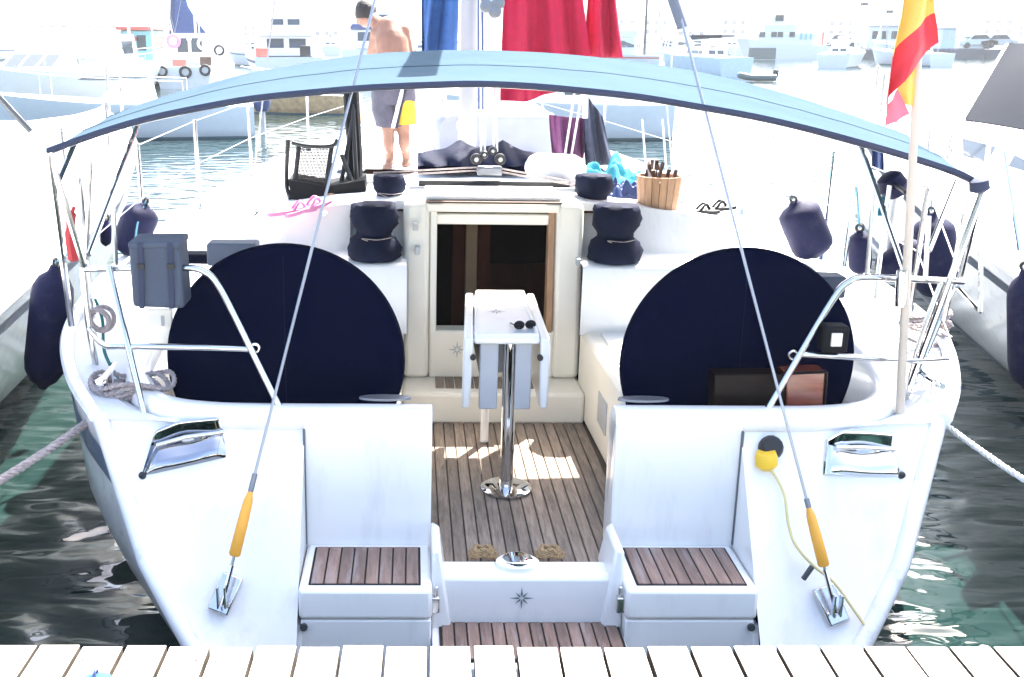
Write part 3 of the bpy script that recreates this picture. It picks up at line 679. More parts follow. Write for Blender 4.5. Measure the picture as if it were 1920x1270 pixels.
# speakers, vents and small hardware on the columns
for px, py in ((783, 470), (1085, 492), (779, 425)):
    p = L(px, py, y=5.60); MB().box(p.x-.012, p.x+.012, 5.585, 5.64, p.z-.02, p.z+.02).build('fitting', 'grey_plastic', Y, bev=.004)
# floodlight on the rail
fl = part('floodlight', Y); a, b_ = L(1541, 662, y=3.96), L(1594, 612, y=3.96)
MB().box(a.x, b_.x, 3.95, 4.03, a.z, b_.z).build('housing', 'black_mesh', fl, bev=.012)
MB().box(a.x+.025, b_.x-.028, 3.944, 3.955, a.z+.028, b_.z-.024).build('lens', 'lamp_glass', fl, bev=.004)
# instrument pods by the wheels
for q in ((((388,500),(480,458)), 4.75), (((1505,560),(1590,520)), 4.75)):
    (c0, c1), yy = q; a, b_ = L(*c0, y=yy), L(*c1, y=yy)
    MB().box(a.x, b_.x, yy, yy+.12, a.z, b_.z).build('instrument_pod', 'case_pale' if c0[0] < 900 else 'case_grey', Y, bev=.01)
a, b_ = L(341, 496, y=4.8), L(386, 478, y=4.8); MB().box(a.x-.05, b_.x+.01, 4.8, 4.9, a.z, b_.z).build('cushion_strip', 'navy_cover', Y, bev=.008)
# shore-power socket
sk = part('power_socket', Y); c = L(1435, 842, y=3.9); c.y = yt(c.z)+.05
MB().lathe(c+V((0,.03,-.02)), c+V((0,-.055,.028)), [(0,.055),(.4,.055),(.5,.042),(1,.04)], 18).build('socket_ring', 'tin', sk)
MB().lathe(c+V((0,-.03,.018)), c+V((0,-.075,.044)), [(0,.044),(.6,.046),(1,.036)], 14).build('socket_lid', 'black', sk)
# oval rod holders on the coaming lip
for px, py in ((722, 763), (1205, 770)):
    p = L(px, py, y=4.0); p.z = .95
    m = MB(); m.loft([[p+V((R*math.cos(q), R*.32*math.sin(q), h)) for q in [2*math.pi*k/20 for k in range(20)]] for R, h in ((.10,0),(.098,.008),(.07,.010))]); m.build('grab_recess', 'tin', Y)
# ================================================================== things on and around the yacht
def fender(A, B, r_, label, group='navy fenders along the yacht rails', frame=BOAT, rope=None, rm='rope_blue'):
    A, B = V(A), V(B); ft = thing('fender', label, 'fender', B, frame, group)
    m = MB(); m.lathe(A, B, [(0,r_*.22),(.03,r_*.3),(.05,r_*.34),(.10,r_*.72),(.17,r_*.95),(.24,r_),(.5,r_),(.76,r_),(.85,r_*.93),(.93,r_*.66),(.975,r_*.3),(1,r_*.2)], 22); m.build('body', 'fender_navy', ft, smooth=60)
    d = (A-B).normalized(); MB().ring(A+d*.012, d.orthogonal(), .018, .008, 14, 6).build('eyelet', 'black', ft)
    if rope: MB().tube(smooth([A+d*.012]+list(rope), 4), .006, 6).build('lanyard', rm, ft)
    return ft
fender(L(104,498,y=4.9), L(80,728,y=4.9), .094, 'large navy fender squeezed between the yacht hull and the boat at left', rope=[L(135,470,y=4.8)])
fender(L(272,382,y=6.0), L(236,478,y=6.0), .098, 'navy fender tilted on deck behind the dark grey case, light blue line across it', rope=[L(258,420,y=5.9), L(252,470,y=5.85)])
fender(L(200,412,y=6.6), L(198,462,y=6.6), .033, 'small navy fender upright beside the left rail')
fender(L(1489,378,y=6.0), L(1532,482,y=6.0), .115, 'navy fender leaning on the deck above the right wheel cover', rope=[L(1484,366,y=6.02)])
fender(L(1612,432,y=5.6), L(1613,515,y=5.6), .058, 'navy fender with a light blue line inside the right rail', rope=[L(1606,350,y=5.6)])
fender(L(1735,462,y=5.1), L(1645,515,y=5.1), .075, 'navy fender lying sideways behind the flagstaff')
fender(L(1747,400,y=5.5), L(1757,560,y=5.5), .108, 'tallest navy fender on the right quarter, just right of the flagstaff', rope=[L(1745,360,y=5.5)])
m = MB(); c0, c1 = L(1664,326,y=5.2), L(1682,366,y=5.2)
m.lathe(c0, c1, [(0,.03),(.15,.058),(.6,.07),(1,.045)], 14); 
m2 = thing('outboard_motor', 'small outboard with a navy hood clamped to the right rail', 'outboard motor', c1, BOAT)
m.build('hood', 'fender_navy', m2); MB().tube([c0.lerp(c1, .4), L(1698,361,y=5.0)], .01, 8).build('tiller', 'black', m2)
MB().tube([c1, c1+V((-.01,0,-.28))], [.03,.022], 10).build('shaft', 'alloy', m2)
m = MB(); m.sheet(lambda u, v: L(1650+34*u+4*math.sin(v*5), 345+60*v, y=5.3+.02*math.sin(u*9)), 10, 10); single(m, 'towel', 'towel_teal', 'small turquoise cloth hanging under the navy outboard hood', 'towel', frame=BOAT)
m = MB(); m.sheet(lambda u, v: L(1635+22*u, 270+48*v+4*u, y=5.9+.02*math.sin(u*9)), 8, 8); single(m, 'cloth_bag', 'boat_navy', 'small dark blue cloth hung under the right end of the bimini', 'cloth', frame=BOAT)
# grey padded case on the left rail
cs = thing('rail_case', 'dark slate grey padded case strapped to the left stern rail', 'case', L(290,580,y=4.1), BOAT)
P = [L(px, py, y=4.02) for px, py in ((240,457),(336,456),(345,580),(248,577))]
m = MB(); d = V((0,.16,0)); m.loft([[p for p in P], [p+d for p in P]]); m.build('case_body', 'case_grey', cs, bev=.014)
m = MB(); Q = [L(px, py, y=4.014) for px, py in ((239,455),(337,454),(338,466),(240,467))]; m.loft([Q, [p+V((0,.17,.004)) for p in Q]]); m.build('flap', 'case_grey', cs, bev=.006)
for px in (262, 318):
    Q = [L(px+q, py, y=4.012) for q, py in ((-5,455),(5,455),(9,579),(-1,579))]; m = MB(); m.loft([Q, [p+V((0,.004,0)) for p in Q]]); m.build('strap', 'hem_navy', cs)
    q = L(px+2, 500, y=4.008); MB().box(q.x-.014, q.x+.014, q.y-.002, q.y+.004, q.z-.010, q.z+.010).build('buckle', 'black', cs, bev=.002)
bd = thing('cream_board', 'cream board with a slot standing under the dark grey case', 'board', L(300,648,y=4.25), BOAT)
P = [L(px, py, y=4.25) for px, py in ((276,580),(322,580),(324,645),(278,645))]; m = MB(); m.loft([P, [p+V((0,.02,0)) for p in P]]); m.build('panel', 'cream', bd, bev=.004)
a = L(305,602,y=4.246); MB().box(a.x-.006, a.x+.006, a.y-.002, a.y+.004, a.z-.02, a.z+.02).build('slot', 'grey_plastic', bd)
# varnished box by the right wheel; lit and dark halves painted as two varnishes
vb = thing('varnished_box', 'glossy dark mahogany box in front of the right wheel cover', 'box', L(1445,780,y=4.0), BOAT)
P = [L(px, py, y=4.03) for px, py in ((1340,703),(1474,702),(1474,778),(1338,776))]; m = MB(); m.loft([P, [p+V((0,.09,0)) for p in P]]); m.build('front_panel', 'varnish_dark', vb, bev=.004)
P = [L(px, py, y=4.02) for px, py in ((1475,700),(1549,697),(1543,780),(1475,779))]; P2 = [p+V((0,.10,0)) for p in P]
m = MB(); m.loft([P, P2]); m.build('lit_panel', 'varnish', vb, bev=.005)
for i, j in ((0,1),(1,2),(3,2)):
    MB().tube([P[i]-V((0,.004,0)), P[j]-V((0,.004,0))], .006, 6).build('trim', 'varnish_dark', vb)
# flag on its staff
fs = thing('ensign_staff', 'pale wooden flagstaff with a limp red and yellow striped flag on the right quarter', 'flag', L(1684,842,y=4.0), BOAT)
MB().tube([L(1684,842,y=3.98), L(1698,560,y=3.99), L(1721,108,y=4.0), L(1731,-90,y=4.0)], [.0165,.016,.0135,.012], 12).build('staff', 'staff_wood', fs)
m = MB(); m.lathe(L(1690,560,y=3.985)-V((0,0,.03)), L(1692,508,y=3.985), [(0,.020),(.5,.022),(1,.020)], 12); m.build('socket', 'steel', fs)
fg = part('flag', fs)
def band(rows, name, mt, yy, amp=.03, ph=0, n=14):
    R = [smooth([L(px, py, y=yy) for px, py in r], 6) for r in rows]; R = [[q for q in r] for r in R]
    m = MB(); a = []
    for t in range(n+1):
        k = t/n*(len(R)-1); i = min(int(k), len(R)-2); f = k-i
        row = [R[i][j].lerp(R[i+1][j], f) for j in range(len(R[0]))]
        a.append([p+V((0, amp*math.sin(j/(len(row)-1)*9+ph), 0)) for j, p in enumerate(row)])
    m.loft(a, closed=False); m.loft([[p+V((0,.003,0)) for p in reversed(r)] for r in a], closed=False)
    return m.build(name, mt, fg, smooth=60)
band([[(1706,-70),(1728,-70),(1750,-70)], [(1692,30),(1725,5),(1753,-20)], [(1675,108),(1712,55),(1756,24)]], 'yellow_stripe', 'flag_yellow', 3.96)
band([[(1675,108),(1712,55),(1756,24)], [(1668,160),(1710,100),(1761,52)], [(1664,200),(1692,150),(1763,80)]], 'red_stripe', 'flag_red', 3.96)
band([[(1664,200),(1672,188),(1684,168)], [(1661,222),(1676,208),(1694,188)], [(1659,238),(1678,229),(1706,214)]], 'red_tip', 'flag_pink', 3.965, .006)
band([[(1683,168),(1700,142),(1719,110)], [(1686,182),(1702,168),(1718,150)], [(1689,192),(1702,197),(1713,199)]], 'yellow_fold', 'flag_yellow', 3.985, .008)
# laundry
def cloth(poly_top, poly_bot, yy, mt, name, label, cat, amp=.05, k=14, drop=0, frame=BOAT, group=None, nu=40, nv=10):
    T_ = [L(px, py, y=yy) for px, py in poly_top]; B_2 = [L(px, py, y=yy) for px, py in poly_bot]
    def at(P, u):
        f = u*(len(P)-1); i = min(int(f), len(P)-2); return P[i].lerp(P[i+1], f-i)
    m = MB(); m.sheet(lambda u, v: at(T_, u).lerp(at(B_2, u), v) + V((0, amp*(.3+v)*math.sin(u*k+.6*math.sin(v*3)) + .25*amp*math.sin(u*k*2.3+1), 0)), nu, nv, .008)
    return single(m, name, mt, label, cat, frame=frame, group=group, smooth=70)
cloth([(790,-60),(862,-60)], [(791,96),(802,104),(858,102)], 6.9, 'towel_blue', 'towel', 'blue towel hanging over the bimini left of the mast', 'towel', .05, 13)
cloth([(947,-60),(1085,-60)], [(938,190),(975,191),(1005,186),(1040,172),(1075,120),(1104,104)], 7.2, 'towel_red', 'beach_towel', 'wide crimson towel hanging right of the mast', 'towel', .06, 17)
cloth([(1108,-60),(1148,-60)], [(1096,104),(1130,108),(1165,108)], 7.2, 'towel_red', 'beach_towel', 'narrow crimson towel hanging right of the wider crimson one', 'towel', .05, 11)
MB_line = MB().tube(smooth([V((mx.x+.05, 8.9, 3.0)), L(900,-60,y=7.6), L(1000,-75,y=7.15), L(1200,-70,y=7.0), V((1.72,9,3.6))], 6), .004, 5)
single(MB_line, 'washing_line', 'rope_white', 'thin white line carrying the crimson towels', 'line', frame=BOAT)
MB_line = MB().tube([L(784,-62,y=6.9), L(872,-58,y=6.92), V((mx.x, 9.0, 3.3))], .004, 5); single(MB_line, 'washing_line', 'rope_white', 'thin white line carrying the blue towel', 'line', frame=BOAT)
cloth([(1029,215),(1064,220),(1095,222)], [(1036,292),(1068,298),(1096,299)], 8.2, 'cloth_purple', 'shirt', 'plum purple garment hanging under the bimini', 'garment', .04, 15)
cloth([(1093,178),(1103,182),(1130,220)], [(1098,312),(1120,318),(1148,304)], 8.1, 'cloth_slate', 'trousers', 'dark slate blue garment hanging right of the plum purple one', 'garment', .05, 12)
for px0, px1 in ((1075, 1056), (1090, 1070)):
    pass
m = MB(); m.tube([L(1078,168,y=7.9), L(1058,300,y=7.9)], .008, 6); m.tube([L(1092,168,y=7.9), L(1070,300,y=7.9)], .008, 6); m.tube([L(1098,170,y=7.95), L(1097,222,y=7.95)], .02, 6)
single(m, 'rope_fall', 'rope_white', 'pair of white ropes slanting in front of the plum garment', 'rope', frame=BOAT)
# folded navy sprayhood, dinghy and cushion on the cabin top
m = MB()
def sh(u, v):
    px = lerp(783, 1016, u); top = 262 + 14*abs(math.sin(u*9.2)) + (24*(abs(u-.5)*2)**4); p0 = L(px, 312, y=6.75); p1 = L(px, top, y=7.0)
    return p0.lerp(p1, v) + V((0, -.05*math.sin(v*math.pi)+.03*math.sin(u*31+v*4), 0))
m.grid(sh, 60, 8); m.grid(lambda u, v: sh(u, 1)+V((0, .3*v, -.28*v)), 60, 5)
single(m, 'folded_sprayhood', 'navy_cover', 'folded navy sprayhood crumpled on the cabin top behind the traveller', 'sprayhood', frame=BOAT, smooth=50)
dn = thing('dinghy', 'pale upturned dinghy on the foredeck behind the folded navy sprayhood', 'dinghy', L(915,300,y=10.2), BOAT)
c = L(930, 300, y=10.2); tp = L(930, 207, y=10.2).z; hw = .56
rows = []
for i, (yy, sx, sz) in enumerate(((10.0,.94,.92),(10.06,1,1),(11.5,1,1.02),(12.4,.8,.9),(12.9,.35,.6))):
    rows.append([V((c.x+hw*sx*a, yy, 1.15+(tp-1.15)*sz*b_)) for a, b_ in ((-1,0),(-1,.72),(-.93,.92),(-.8,1),(.8,1),(.93,.92),(1,.72),(1,0))])
m = MB(); m.loft(rows); m.build('hull', 'dinghy_grey', dn, smooth=50)
for yy in (10.5, 11.3): MB().tube([V((c.x-hw*1.02, yy, 1.2)), V((c.x-hw*.98, yy, tp-.05)), V((c.x, yy, tp+.03)), V((c.x+hw*.98, yy, tp-.05)), V((c.x+hw*1.02, yy, 1.2))], .01, 6).build('lashing', 'rope_white', dn)
MB().ring(V((c.x-.33, 9.985, tp-.12)), (0,1,0), .05, .006, 14, 6).build('ring_mark', 'grey_plastic', dn)
m = MB(); a, b_ = L(985,312,y=6.4), L(1098,322,y=6.3); m.lathe(a, b_, [(0,.02),(.06,.06),(.2,.085),(.8,.09),(.95,.065),(1,.02)], 16)
single(m, 'cushion', 'cloth_white', 'white rounded bolster lying on the cabin top right of the mainsheet blocks', 'cushion', frame=BOAT)
# black mesh crate and folding frame at the left of the cabin top
ck = thing('mesh_chair', 'black framed folding chair with see-through mesh on the left deck', 'folding chair', L(605,372,y=6.3), BOAT)
fr = [L(px, py, y=yy) for px, py, yy in ((540,262,6.3),(537,345,6.3),(545,372,6.25),(672,372,6.25),(668,330,6.3),(660,175,6.4))]
for pts in ([fr[0], fr[1], fr[2]], [fr[5], fr[4], fr[3]], [L(548,268,y=6.3), L(578,274,y=6.28), L(622,274,y=6.28), L(632,262,y=6.3)], [L(560,275,y=6.3), L(552,360,y=6.25)], [L(622,275,y=6.3), L(612,355,y=6.25)], [L(640,290,y=6.3), L(668,360,y=6.25)], [L(668,190,y=6.4), L(640,340,y=6.3)]):
    MB().tube(smooth(pts, 4), .013, 8).build('frame_tube', 'black', ck)
MB().tube([L(658,172,y=6.42), L(666,300,y=6.4), L(662,372,y=6.3)], [.045,.045,.05], 8).build('rolled_seat', 'black_mesh', ck)
m = MB()
for i in range(27):
    t = i/26; m.tube([L(lerp(556,626,t), 276, y=6.3), L(lerp(548,614,t), 352, y=6.26)], .0026, 4)
    m.tube([L(556, lerp(278,350,t), y=6.295), L(620, lerp(278,350,t), y=6.295)], .0026, 4)
m.build('mesh', 'black_mesh', ck)
m = MB(); P = [L(px, py, y=6.2) for px, py in ((540,338),(610,350),(684,338),(686,374),(600,379),(546,374))]; m.loft([P, [p+V((0,.25,.01)) for p in P]]); single(m, 'black_bag', 'black_mesh', 'black flattened bag under the folding chair', 'bag', frame=BOAT)
def lump(px, py, yy, rx, ry, rz, mt, name, label, cat, seed=1):
    c = L(px, py, z=1.375+rz*.8); rr = random.Random(seed); m = MB(); m.ball(c, rx, ry, rz, 18, 10)
    for p in m.v:
        d = p - c; p += d*(.16*math.sin(d.x*60+seed)+.12*math.sin(d.y*55+2*seed)+.12*math.sin(d.z*80+seed))
    return single(m, name, mt, label, cat, frame=BOAT, smooth=70)
def sandal(px, py, yy, z, ang, mt, label, s_=1, tilt=0):
    c = L(px, py, z=z); t = thing('sandal', label, 'sandal', c, BOAT)
    out = [(.13,0),(.125,.03),(.09,.046),(.03,.042),(-.03,.034),(-.09,.036),(-.125,.024),(-.132,0),(-.125,-.024),(-.09,-.036),(-.03,-.034),(.03,-.042),(.09,-.046),(.125,-.03)]
    ca, sa = math.cos(ang), math.sin(ang); f = lambda x, y, h: c + V(((x*ca-y*sa)*s_, (x*sa+y*ca)*s_, h*s_ + x*tilt))
    m = MB(); m.loft([[f(x, y, 0) for x, y in out], [f(x, y, .02) for x, y in out]]); m.build('sole', mt, t, bev=.003)
    m = MB(); m.tube(smooth([f(-.0,.036,.015), f(.04,.02,.055), f(.07,0,.025)], 5), .008*s_, 6); m.tube(smooth([f(0,-.036,.015), f(.04,-.02,.055), f(.07,0,.025)], 5), .008*s_, 6); m.build('strap', mt, t)
zt = lambda y_, x: interp(CR, y_)[2] + .09*max(0, 1-abs(x)/1.25)
sandal(548, 400, 6.05, 1.385, .25, 'pink', 'pink plastic sandal nearest the left edge of the cabin top', 1.0, .1)
sandal(578, 394, 6.12, 1.40, .5, 'pink', 'pink plastic sandal overlapping the other beside the black bag', 1.0, .25)
sandal(1308, 400, 6.05, 1.37, .1, 'black', 'black flip-flop lying flat on the right of the cabin top', .95)
sandal(1338, 396, 6.15, 1.375, .05, 'black', 'black flip-flop tilted over its pair right of the wooden bucket', .95, .12)
lump(625, 372, 6.25, .06, .05, .03, 'wood_pale', 'clothes_peg_bag', 'small tan peg bag between the pink sandal and the winch', 'bag', 3)
lump(640, 364, 6.3, .035, .03, .03, 'cloth_white', 'white_cloth', 'small crumpled white cloth on the peg bag', 'cloth', 5)
lump(668, 368, 6.35, .07, .05, .022, 'rope_tan', 'rope_bundle', 'small tan rope bundle left of the rear left winch', 'rope', 6)
lump(690, 360, 6.45, .045, .05, .035, 'cream', 'cream_pouch', 'cream pouch beside the rear left winch', 'pouch', 8)
lump(608, 400, 6.0, .022, .022, .014, 'cloth_white', 'deck_light', 'tiny white dome fitting on the edge of the left cabin top', 'dome fitting', 9)
# turquoise towel, white cap by the right winches
def crumple(px, py, wx, wy, h, seed, mt, name, label, ang=0):
    c = L(px, py, z=1.385); r3 = random.Random(seed); wv = [(r3.uniform(-14,14), r3.uniform(-14,14), r3.uniform(0,6)) for _ in range(7)]
    def f(u, v):
        x, y_ = (u-.5)*2, (v-.5)*2; e = max(0, 1-(abs(x)**2.6+abs(y_)**2.6))**.5
        rid = sum(abs(math.sin(a*x*.5+b_*y_*.5+p)) for a, b_, p in wv)/7
        w2 = 1+.16*math.sin(5*math.atan2(y_, x)+seed)
        X, Y_ = wx*x*w2, wy*y_*w2; ca, sa = math.cos(ang), math.sin(ang)
        return c + V((X*ca-Y_*sa, X*sa+Y_*ca, .004 + h*e*(.25+1.1*rid**1.5)))
    m = MB(); m.grid(f, 46, 30); return single(m, name, mt, label, 'towel', frame=BOAT, smooth=80)
crumple(1140, 366, .20, .17, .20, 3, 'towel_teal', 'towel', 'crumpled turquoise towel heaped behind the right winches')
crumple(1078, 372, .07, .12, .12, 8, 'boat_teal', 'small_towel', 'small pale green towel end left of the rear right winch')
lump(1168, 378, 5.98, .075, .07, .04, 'cloth_white', 'sun_hat', 'white sun hat with a dark opening right of the rear right winch', 'hat', 4)
# wooden bucket
bk = thing('wooden_bucket', 'pale wooden slatted bucket full of brown sticks on the right cabin top', 'bucket', L(1232,402,z=1.37), BOAT)
c = L(1232, 398, z=1.375); R0, R1, hh = .105, .125, .20
for k in range(18):
    a0, a1 = 2*math.pi*(k+.04)/18, 2*math.pi*(k+.96)/18; q = lambda a, r_, z: c + V((r_*math.cos(a), r_*math.sin(a), z))
    m = MB(); m.hexa([q(a0,R0,0),q(a1,R0,0),q(a1,R0-.012,0),q(a0,R0-.012,0)], [q(a0,R1,hh),q(a1,R1,hh),q(a1,R1-.012,hh),q(a0,R1-.012,hh)]); m.build('stave', 'wood_pale', bk)
m = MB(); m.lathe(c, c+V((0,0,hh-.03)), [(0,R0-.013),(1,R1-.014)], 18); m.build('filling', 'wood_brown', bk)
rr = random.Random(4)
for k in range(16):
    a, r_ = rr.uniform(0, 6.28), rr.uniform(0, .09); p = c + V((r_*math.cos(a), r_*math.sin(a), hh-.04)); MB().tube([p, p+V((rr.uniform(-.03,.03), rr.uniform(-.03,.03), rr.uniform(.06,.12)))], .011, 6).build('stick', 'wood_brown' if k % 4 else 'cloth_white', bk)
for px, py, r_ in ((1212, 235, .006), (1250, 232, .006)):
    m = MB(); m.tube([L(px-8, 225, y=6.9), L(px, 330, y=6.6)], r_, 6); single(m, 'boat_hook' if px < 1230 else 'fishing_rod', 'alloy', 'thin upright pole behind the wooden bucket, ' + ('the left one' if px < 1230 else 'the right one'), 'pole', frame=BOAT)
# ropes and lines
def sag(A, B, s_, n=40): return [V(A).lerp(V(B), i/n) + V((0, 0, -s_*4*(i/n)*(1-i/n))) for i in range(n+1)]
c1 = L(205, 765, y=4.12); a = BOAT.inverted() @ V((-2.4, 2.62, .64))
m = MB(); m.rope(sag(L(188, 775, y=4.08), a, .10, 200), .017, .07); 
rp = thing('mooring_rope', 'grey braided mooring rope running from the left quarter to the pontoon', 'rope', c1, BOAT); m.build('rope_line', 'rope_grey', rp)
rr = random.Random(11)
for k in range(7):
    pts = []
    for i in range(60):
        t = i/59*2*math.pi*1.4 + k; ex = .075+.012*k
        pts.append(c1 + V((.02+ex*1.1*math.cos(t)+.012*k, .02+ex*.7*math.sin(t), .035+.012*k+.018*math.sin(3*t+k))))
    MB().rope(pts, .011, .05).build('coil_turn', 'rope_grey', rp)
MB().rope(smooth([c1+V((.1,0,.08)), c1+V((.03,-.03,.10)), c1+V((-.03,-.02,.03)), c1+V((.02,-.06,-.01)), c1+V((.10,-.05,.0))], 14), .014, .05).build('hitch', 'rope_grey', rp)
c2 = L(1752, 780, y=4.12); a = BOAT.inverted() @ V((2.95, 2.62, .64))
m = MB(); m.rope(sag(c2, a, .14, 140), .013, .06); single(m, 'mooring_rope', 'rope_white', 'pale mooring rope running off the right quarter towards the right edge', 'rope', frame=BOAT)
m = MB()
for k in range(6): m.rope([L(1735, 590, y=4.55) + V((.10*math.cos(t)+.01*k, .05*math.sin(t)+.01*k, -.10*math.sin(t*.5+k)*.4 - .02*k)) for t in [2*math.pi*i/30 for i in range(34)]], .009, .05)
single(m, 'rope_coil', 'rope_grey', 'tangled dark rope coil hung on the right pushpit', 'rope coil', frame=BOAT)
pc = thing('power_cable', 'yellow shore-power plug and thin yellow cable trailing down the right of the transom', 'power cable', L(1436,866,y=3.82), BOAT)
p0 = L(1436, 848, y=3.80); p1 = L(1438, 880, y=3.80)
MB().lathe(p0, p1, [(0,.036),(.3,.042),(.75,.04),(1,.022)], 18).build('plug', 'yellow', pc)
cab = [p1] + [V((q.x, yt(q.z)-.004, q.z)) for q in [L(px, py, y=yt(.88-(py-805)*.00165)) for px, py in ((1448,885),(1468,925),(1476,980),(1490,1020),(1525,1060),(1562,1090),(1595,1135),(1640,1200))]]
MB().tube(smooth(cab, 6), .0055, 8).build('cable', 'yellow_pale', pc)
tg = L(1514, 1072, y=3.56); MB().tube([tg+V((.015,0,.02)), tg+V((-.012,0,-.03))], .010, 8).build('tag', 'dark_seam', pc)
m = MB(); m.tube(smooth([L(139,388,y=4.45), L(133,410,y=4.45), L(134,450,y=4.45), L(140,490,y=4.45)], 6), [.008]*4+[.02]*6+[.026]*8+[.012], 8)
single(m, 'furled_pennant', 'red', 'narrow furled red cloth tied to the left bimini leg', 'pennant', frame=BOAT)
m = MB(); m.tube(smooth([L(178,560,y=4.5), L(192,600,y=4.48), L(196,660,y=4.4), L(222,712,y=4.3)], 6), .007, 6); single(m, 'teal_line', 'rope_teal', 'thin teal line hanging down beside the left rail post', 'line', frame=BOAT)
m = MB(); m.ring(L(186,600,y=4.4), (.3,1,.2), .045, .012, 18, 6); m.ring(L(192,598,y=4.42), (.1,1,-.3), .05, .010, 18, 6); single(m, 'small_coil', 'rope_grey', 'small grey line coil hung inside the left rail', 'rope coil', frame=BOAT)
for k, (px, py) in enumerate(((905,1050),(1030,1052))):
    c = L(px, py, y=3.80); c.z = .385; m = MB()
    for j in range(3): m.rope([c + V((.05*math.cos(t)*(1-.2*j), .022*math.sin(t), .012+.012*j+.006*math.sin(3*t))) for t in [2*math.pi*i/24 for i in range(26)]], .009, .04)
    single(m, 'rope_scrap', 'rope_tan', 'small tan rope scrap behind the sill, ' + ('left of the filler cap' if k == 0 else 'right of the filler cap'), 'rope', frame=BOAT)
for cx_, lb in ((-2.4, 'galvanised mooring cleat on the pontoon at the end of the grey braided rope'), (2.95, 'galvanised mooring cleat on the pontoon at the end of the pale rope')):
    t = thing('mooring_cleat', lb, 'mooring cleat', (cx_, 2.62, .602), None, 'mooring cleats on the pontoon'); p = V((cx_, 2.62, .602))
    MB().tube(smooth([p+V((-.15,0,.075)), p+V((-.07,0,.065)), p+V((.07,0,.065)), p+V((.15,0,.075))], 5), .018, 8).build('horn', 'tin', t)
    for d_ in (-.05, .05): MB().tube([p+V((d_,0,0)), p+V((d_,0,.065))], .02, 8).build('cleat_leg', 'tin', t)
bf = thing('blue_float', 'blue rounded float lying on the pontoon at bottom left', 'float', (0,0,0)); c = G(183, 1301, z=.655)
ORG[bf.name] = c; bf.matrix_world = Matrix.Translation(c)
m = MB(); m.lathe(c-V((0,0,.05)), c+V((0,0,.055)), [(0,.03),(.15,.046),(.5,.05),(.85,.04),(1,.012)], 18); m.build('float_body', 'towel_blue', bf); MB().ring(c+V((0,0,.058)), (1,0,0), .012, .004, 12, 6).build('float_eye', 'boat_navy', bf)

# ------------------------------------------------------------------ the person on the cabin top
pe = thing('person', 'bare-chested person in grey and yellow shorts bending over beside the mast', 'person', L(740,330,y=9.0), BOAT)
PYD = 9.0
def B3(px, py, dy=0): return L(px, py, y=PYD+dy)
foot = 1.235
hipL, hipR = B3(722,178), B3(752,178); 
kneeL, kneeR = B3(728,248,-.03), B3(756,246,.0)
ankL, ankR = V((B3(730,318).x, PYD+.05, foot+.08)), V((B3(762,318).x, PYD+.06, foot+.08))
pelv = B3(740,160); waist = B3(740,122,.0); chest = B3(735,82,.06); shC = B3(730,56,.10)
shL, shR = B3(708,62,.12), B3(755,58,.08)
neck = B3(707,44,.20); head = B3(686,27,.28)
elL, elR = B3(698,98,.22), B3(766,100,.10); haL, haR = B3(690,116,.42), B3(735,124,.32)
caps = []
def cap(m, a, b_, ra, rb): m.lathe(a, b_, [(-.0,ra*.05),(0,ra),(.5,(ra+rb)/2*1.04),(1,rb),(1.0,rb*.05)], 14); m.ball(a, ra, n=12, m=8); m.ball(b_, rb, n=12, m=8)
bm_ = MB()
for a, b_, ra, rb in ((pelv, waist, .13, .115), (waist, chest, .115, .135), (chest, shC, .135, .11), (shC, shL, .085, .062), (shC, shR, .085, .062), (shC, neck, .075, .058), (neck, head, .055, .06),
    (shL, elL, .056, .043), (elL, haL, .042, .03), (shR, elR, .056, .043), (elR, haR, .042, .03), (pelv, hipL, .12, .105), (pelv, hipR, .12, .105), (hipL, kneeL, .085, .052), (hipR, kneeR, .085, .052), (kneeL, ankL, .050, .036), (kneeR, ankR, .050, .036)):
    cap(bm_, a, b_, ra, rb)
bm_.ball(kneeL.lerp(ankL, .3)+V((0,-.02,0)), .050, .056, .11); bm_.ball(kneeR.lerp(ankR, .3)+V((0,-.02,0)), .050, .056, .11)
for an in (ankL, ankR): cap(bm_, an+V((0,-.03,-.045)), an+V((-.02,.17,-.055)), .04, .032)
for ha, dx in ((haL, -1), (haR, 1)):
    bm_.ball(ha+V((0,.05,0)), .042, .05, .022)
    for k in range(4): bm_.tube([ha+V((-.03+.02*k,.08,0)), ha+V((-.035+.022*k,.13,-.01)), ha+V((-.03+.02*k,.155-.01*abs(k-1.5),-.035))], [.012,.011,.009], 8)
    bm_.tube([ha+V((dx*.035,.04,0)), ha+V((dx*.055,.075,-.01)), ha+V((dx*.045,.10,-.025))], [.013,.012,.009], 8)
bm_.ball(head, .078, .092, .105, 18, 12); bm_.ball(head+V((-.04,.075,-.045)), .045, .045, .04)
bm_.ball(head+V((-.05,.098,-.02)), .013, .018, .022); 
for s_ in (-1, 1): bm_.ball(head+V((s_*.078,0,-.01)), .012, .022, .03)
body = bm_.build('body', 'skin', pe, smooth=0)
rm = body.modifiers.new('remesh', 'REMESH'); rm.mode = 'VOXEL'; rm.voxel_size = .012; rm.use_smooth_shade = True
sm = body.modifiers.new('smooth', 'SMOOTH'); sm.factor = .6; sm.iterations = 5
m = MB(); m.loft([[head + V((.086*r_*math.cos(a), -.012+.10*r_*math.sin(a), z)) for a in [2*math.pi*k/20 for k in range(20)]] for z, r_ in ((-.03,.98),(.0,1.03),(.05,1.0),(.09,.78),(.115,.4),(.122,.05))]); m.jitter(.004, 3); m.build('hair', 'hair', pe)
for s_ in (-1, 1): MB().ball(head+V((-.03+s_*.028,.088,.0)), .008).build('eye', 'black', pe)
sh_ = part('shorts', pe)
def legring(c, rx, ry, n=24): return [c + V((rx*math.cos(2*math.pi*k/n), ry*math.sin(2*math.pi*k/n), 0)) for k in range(n)]
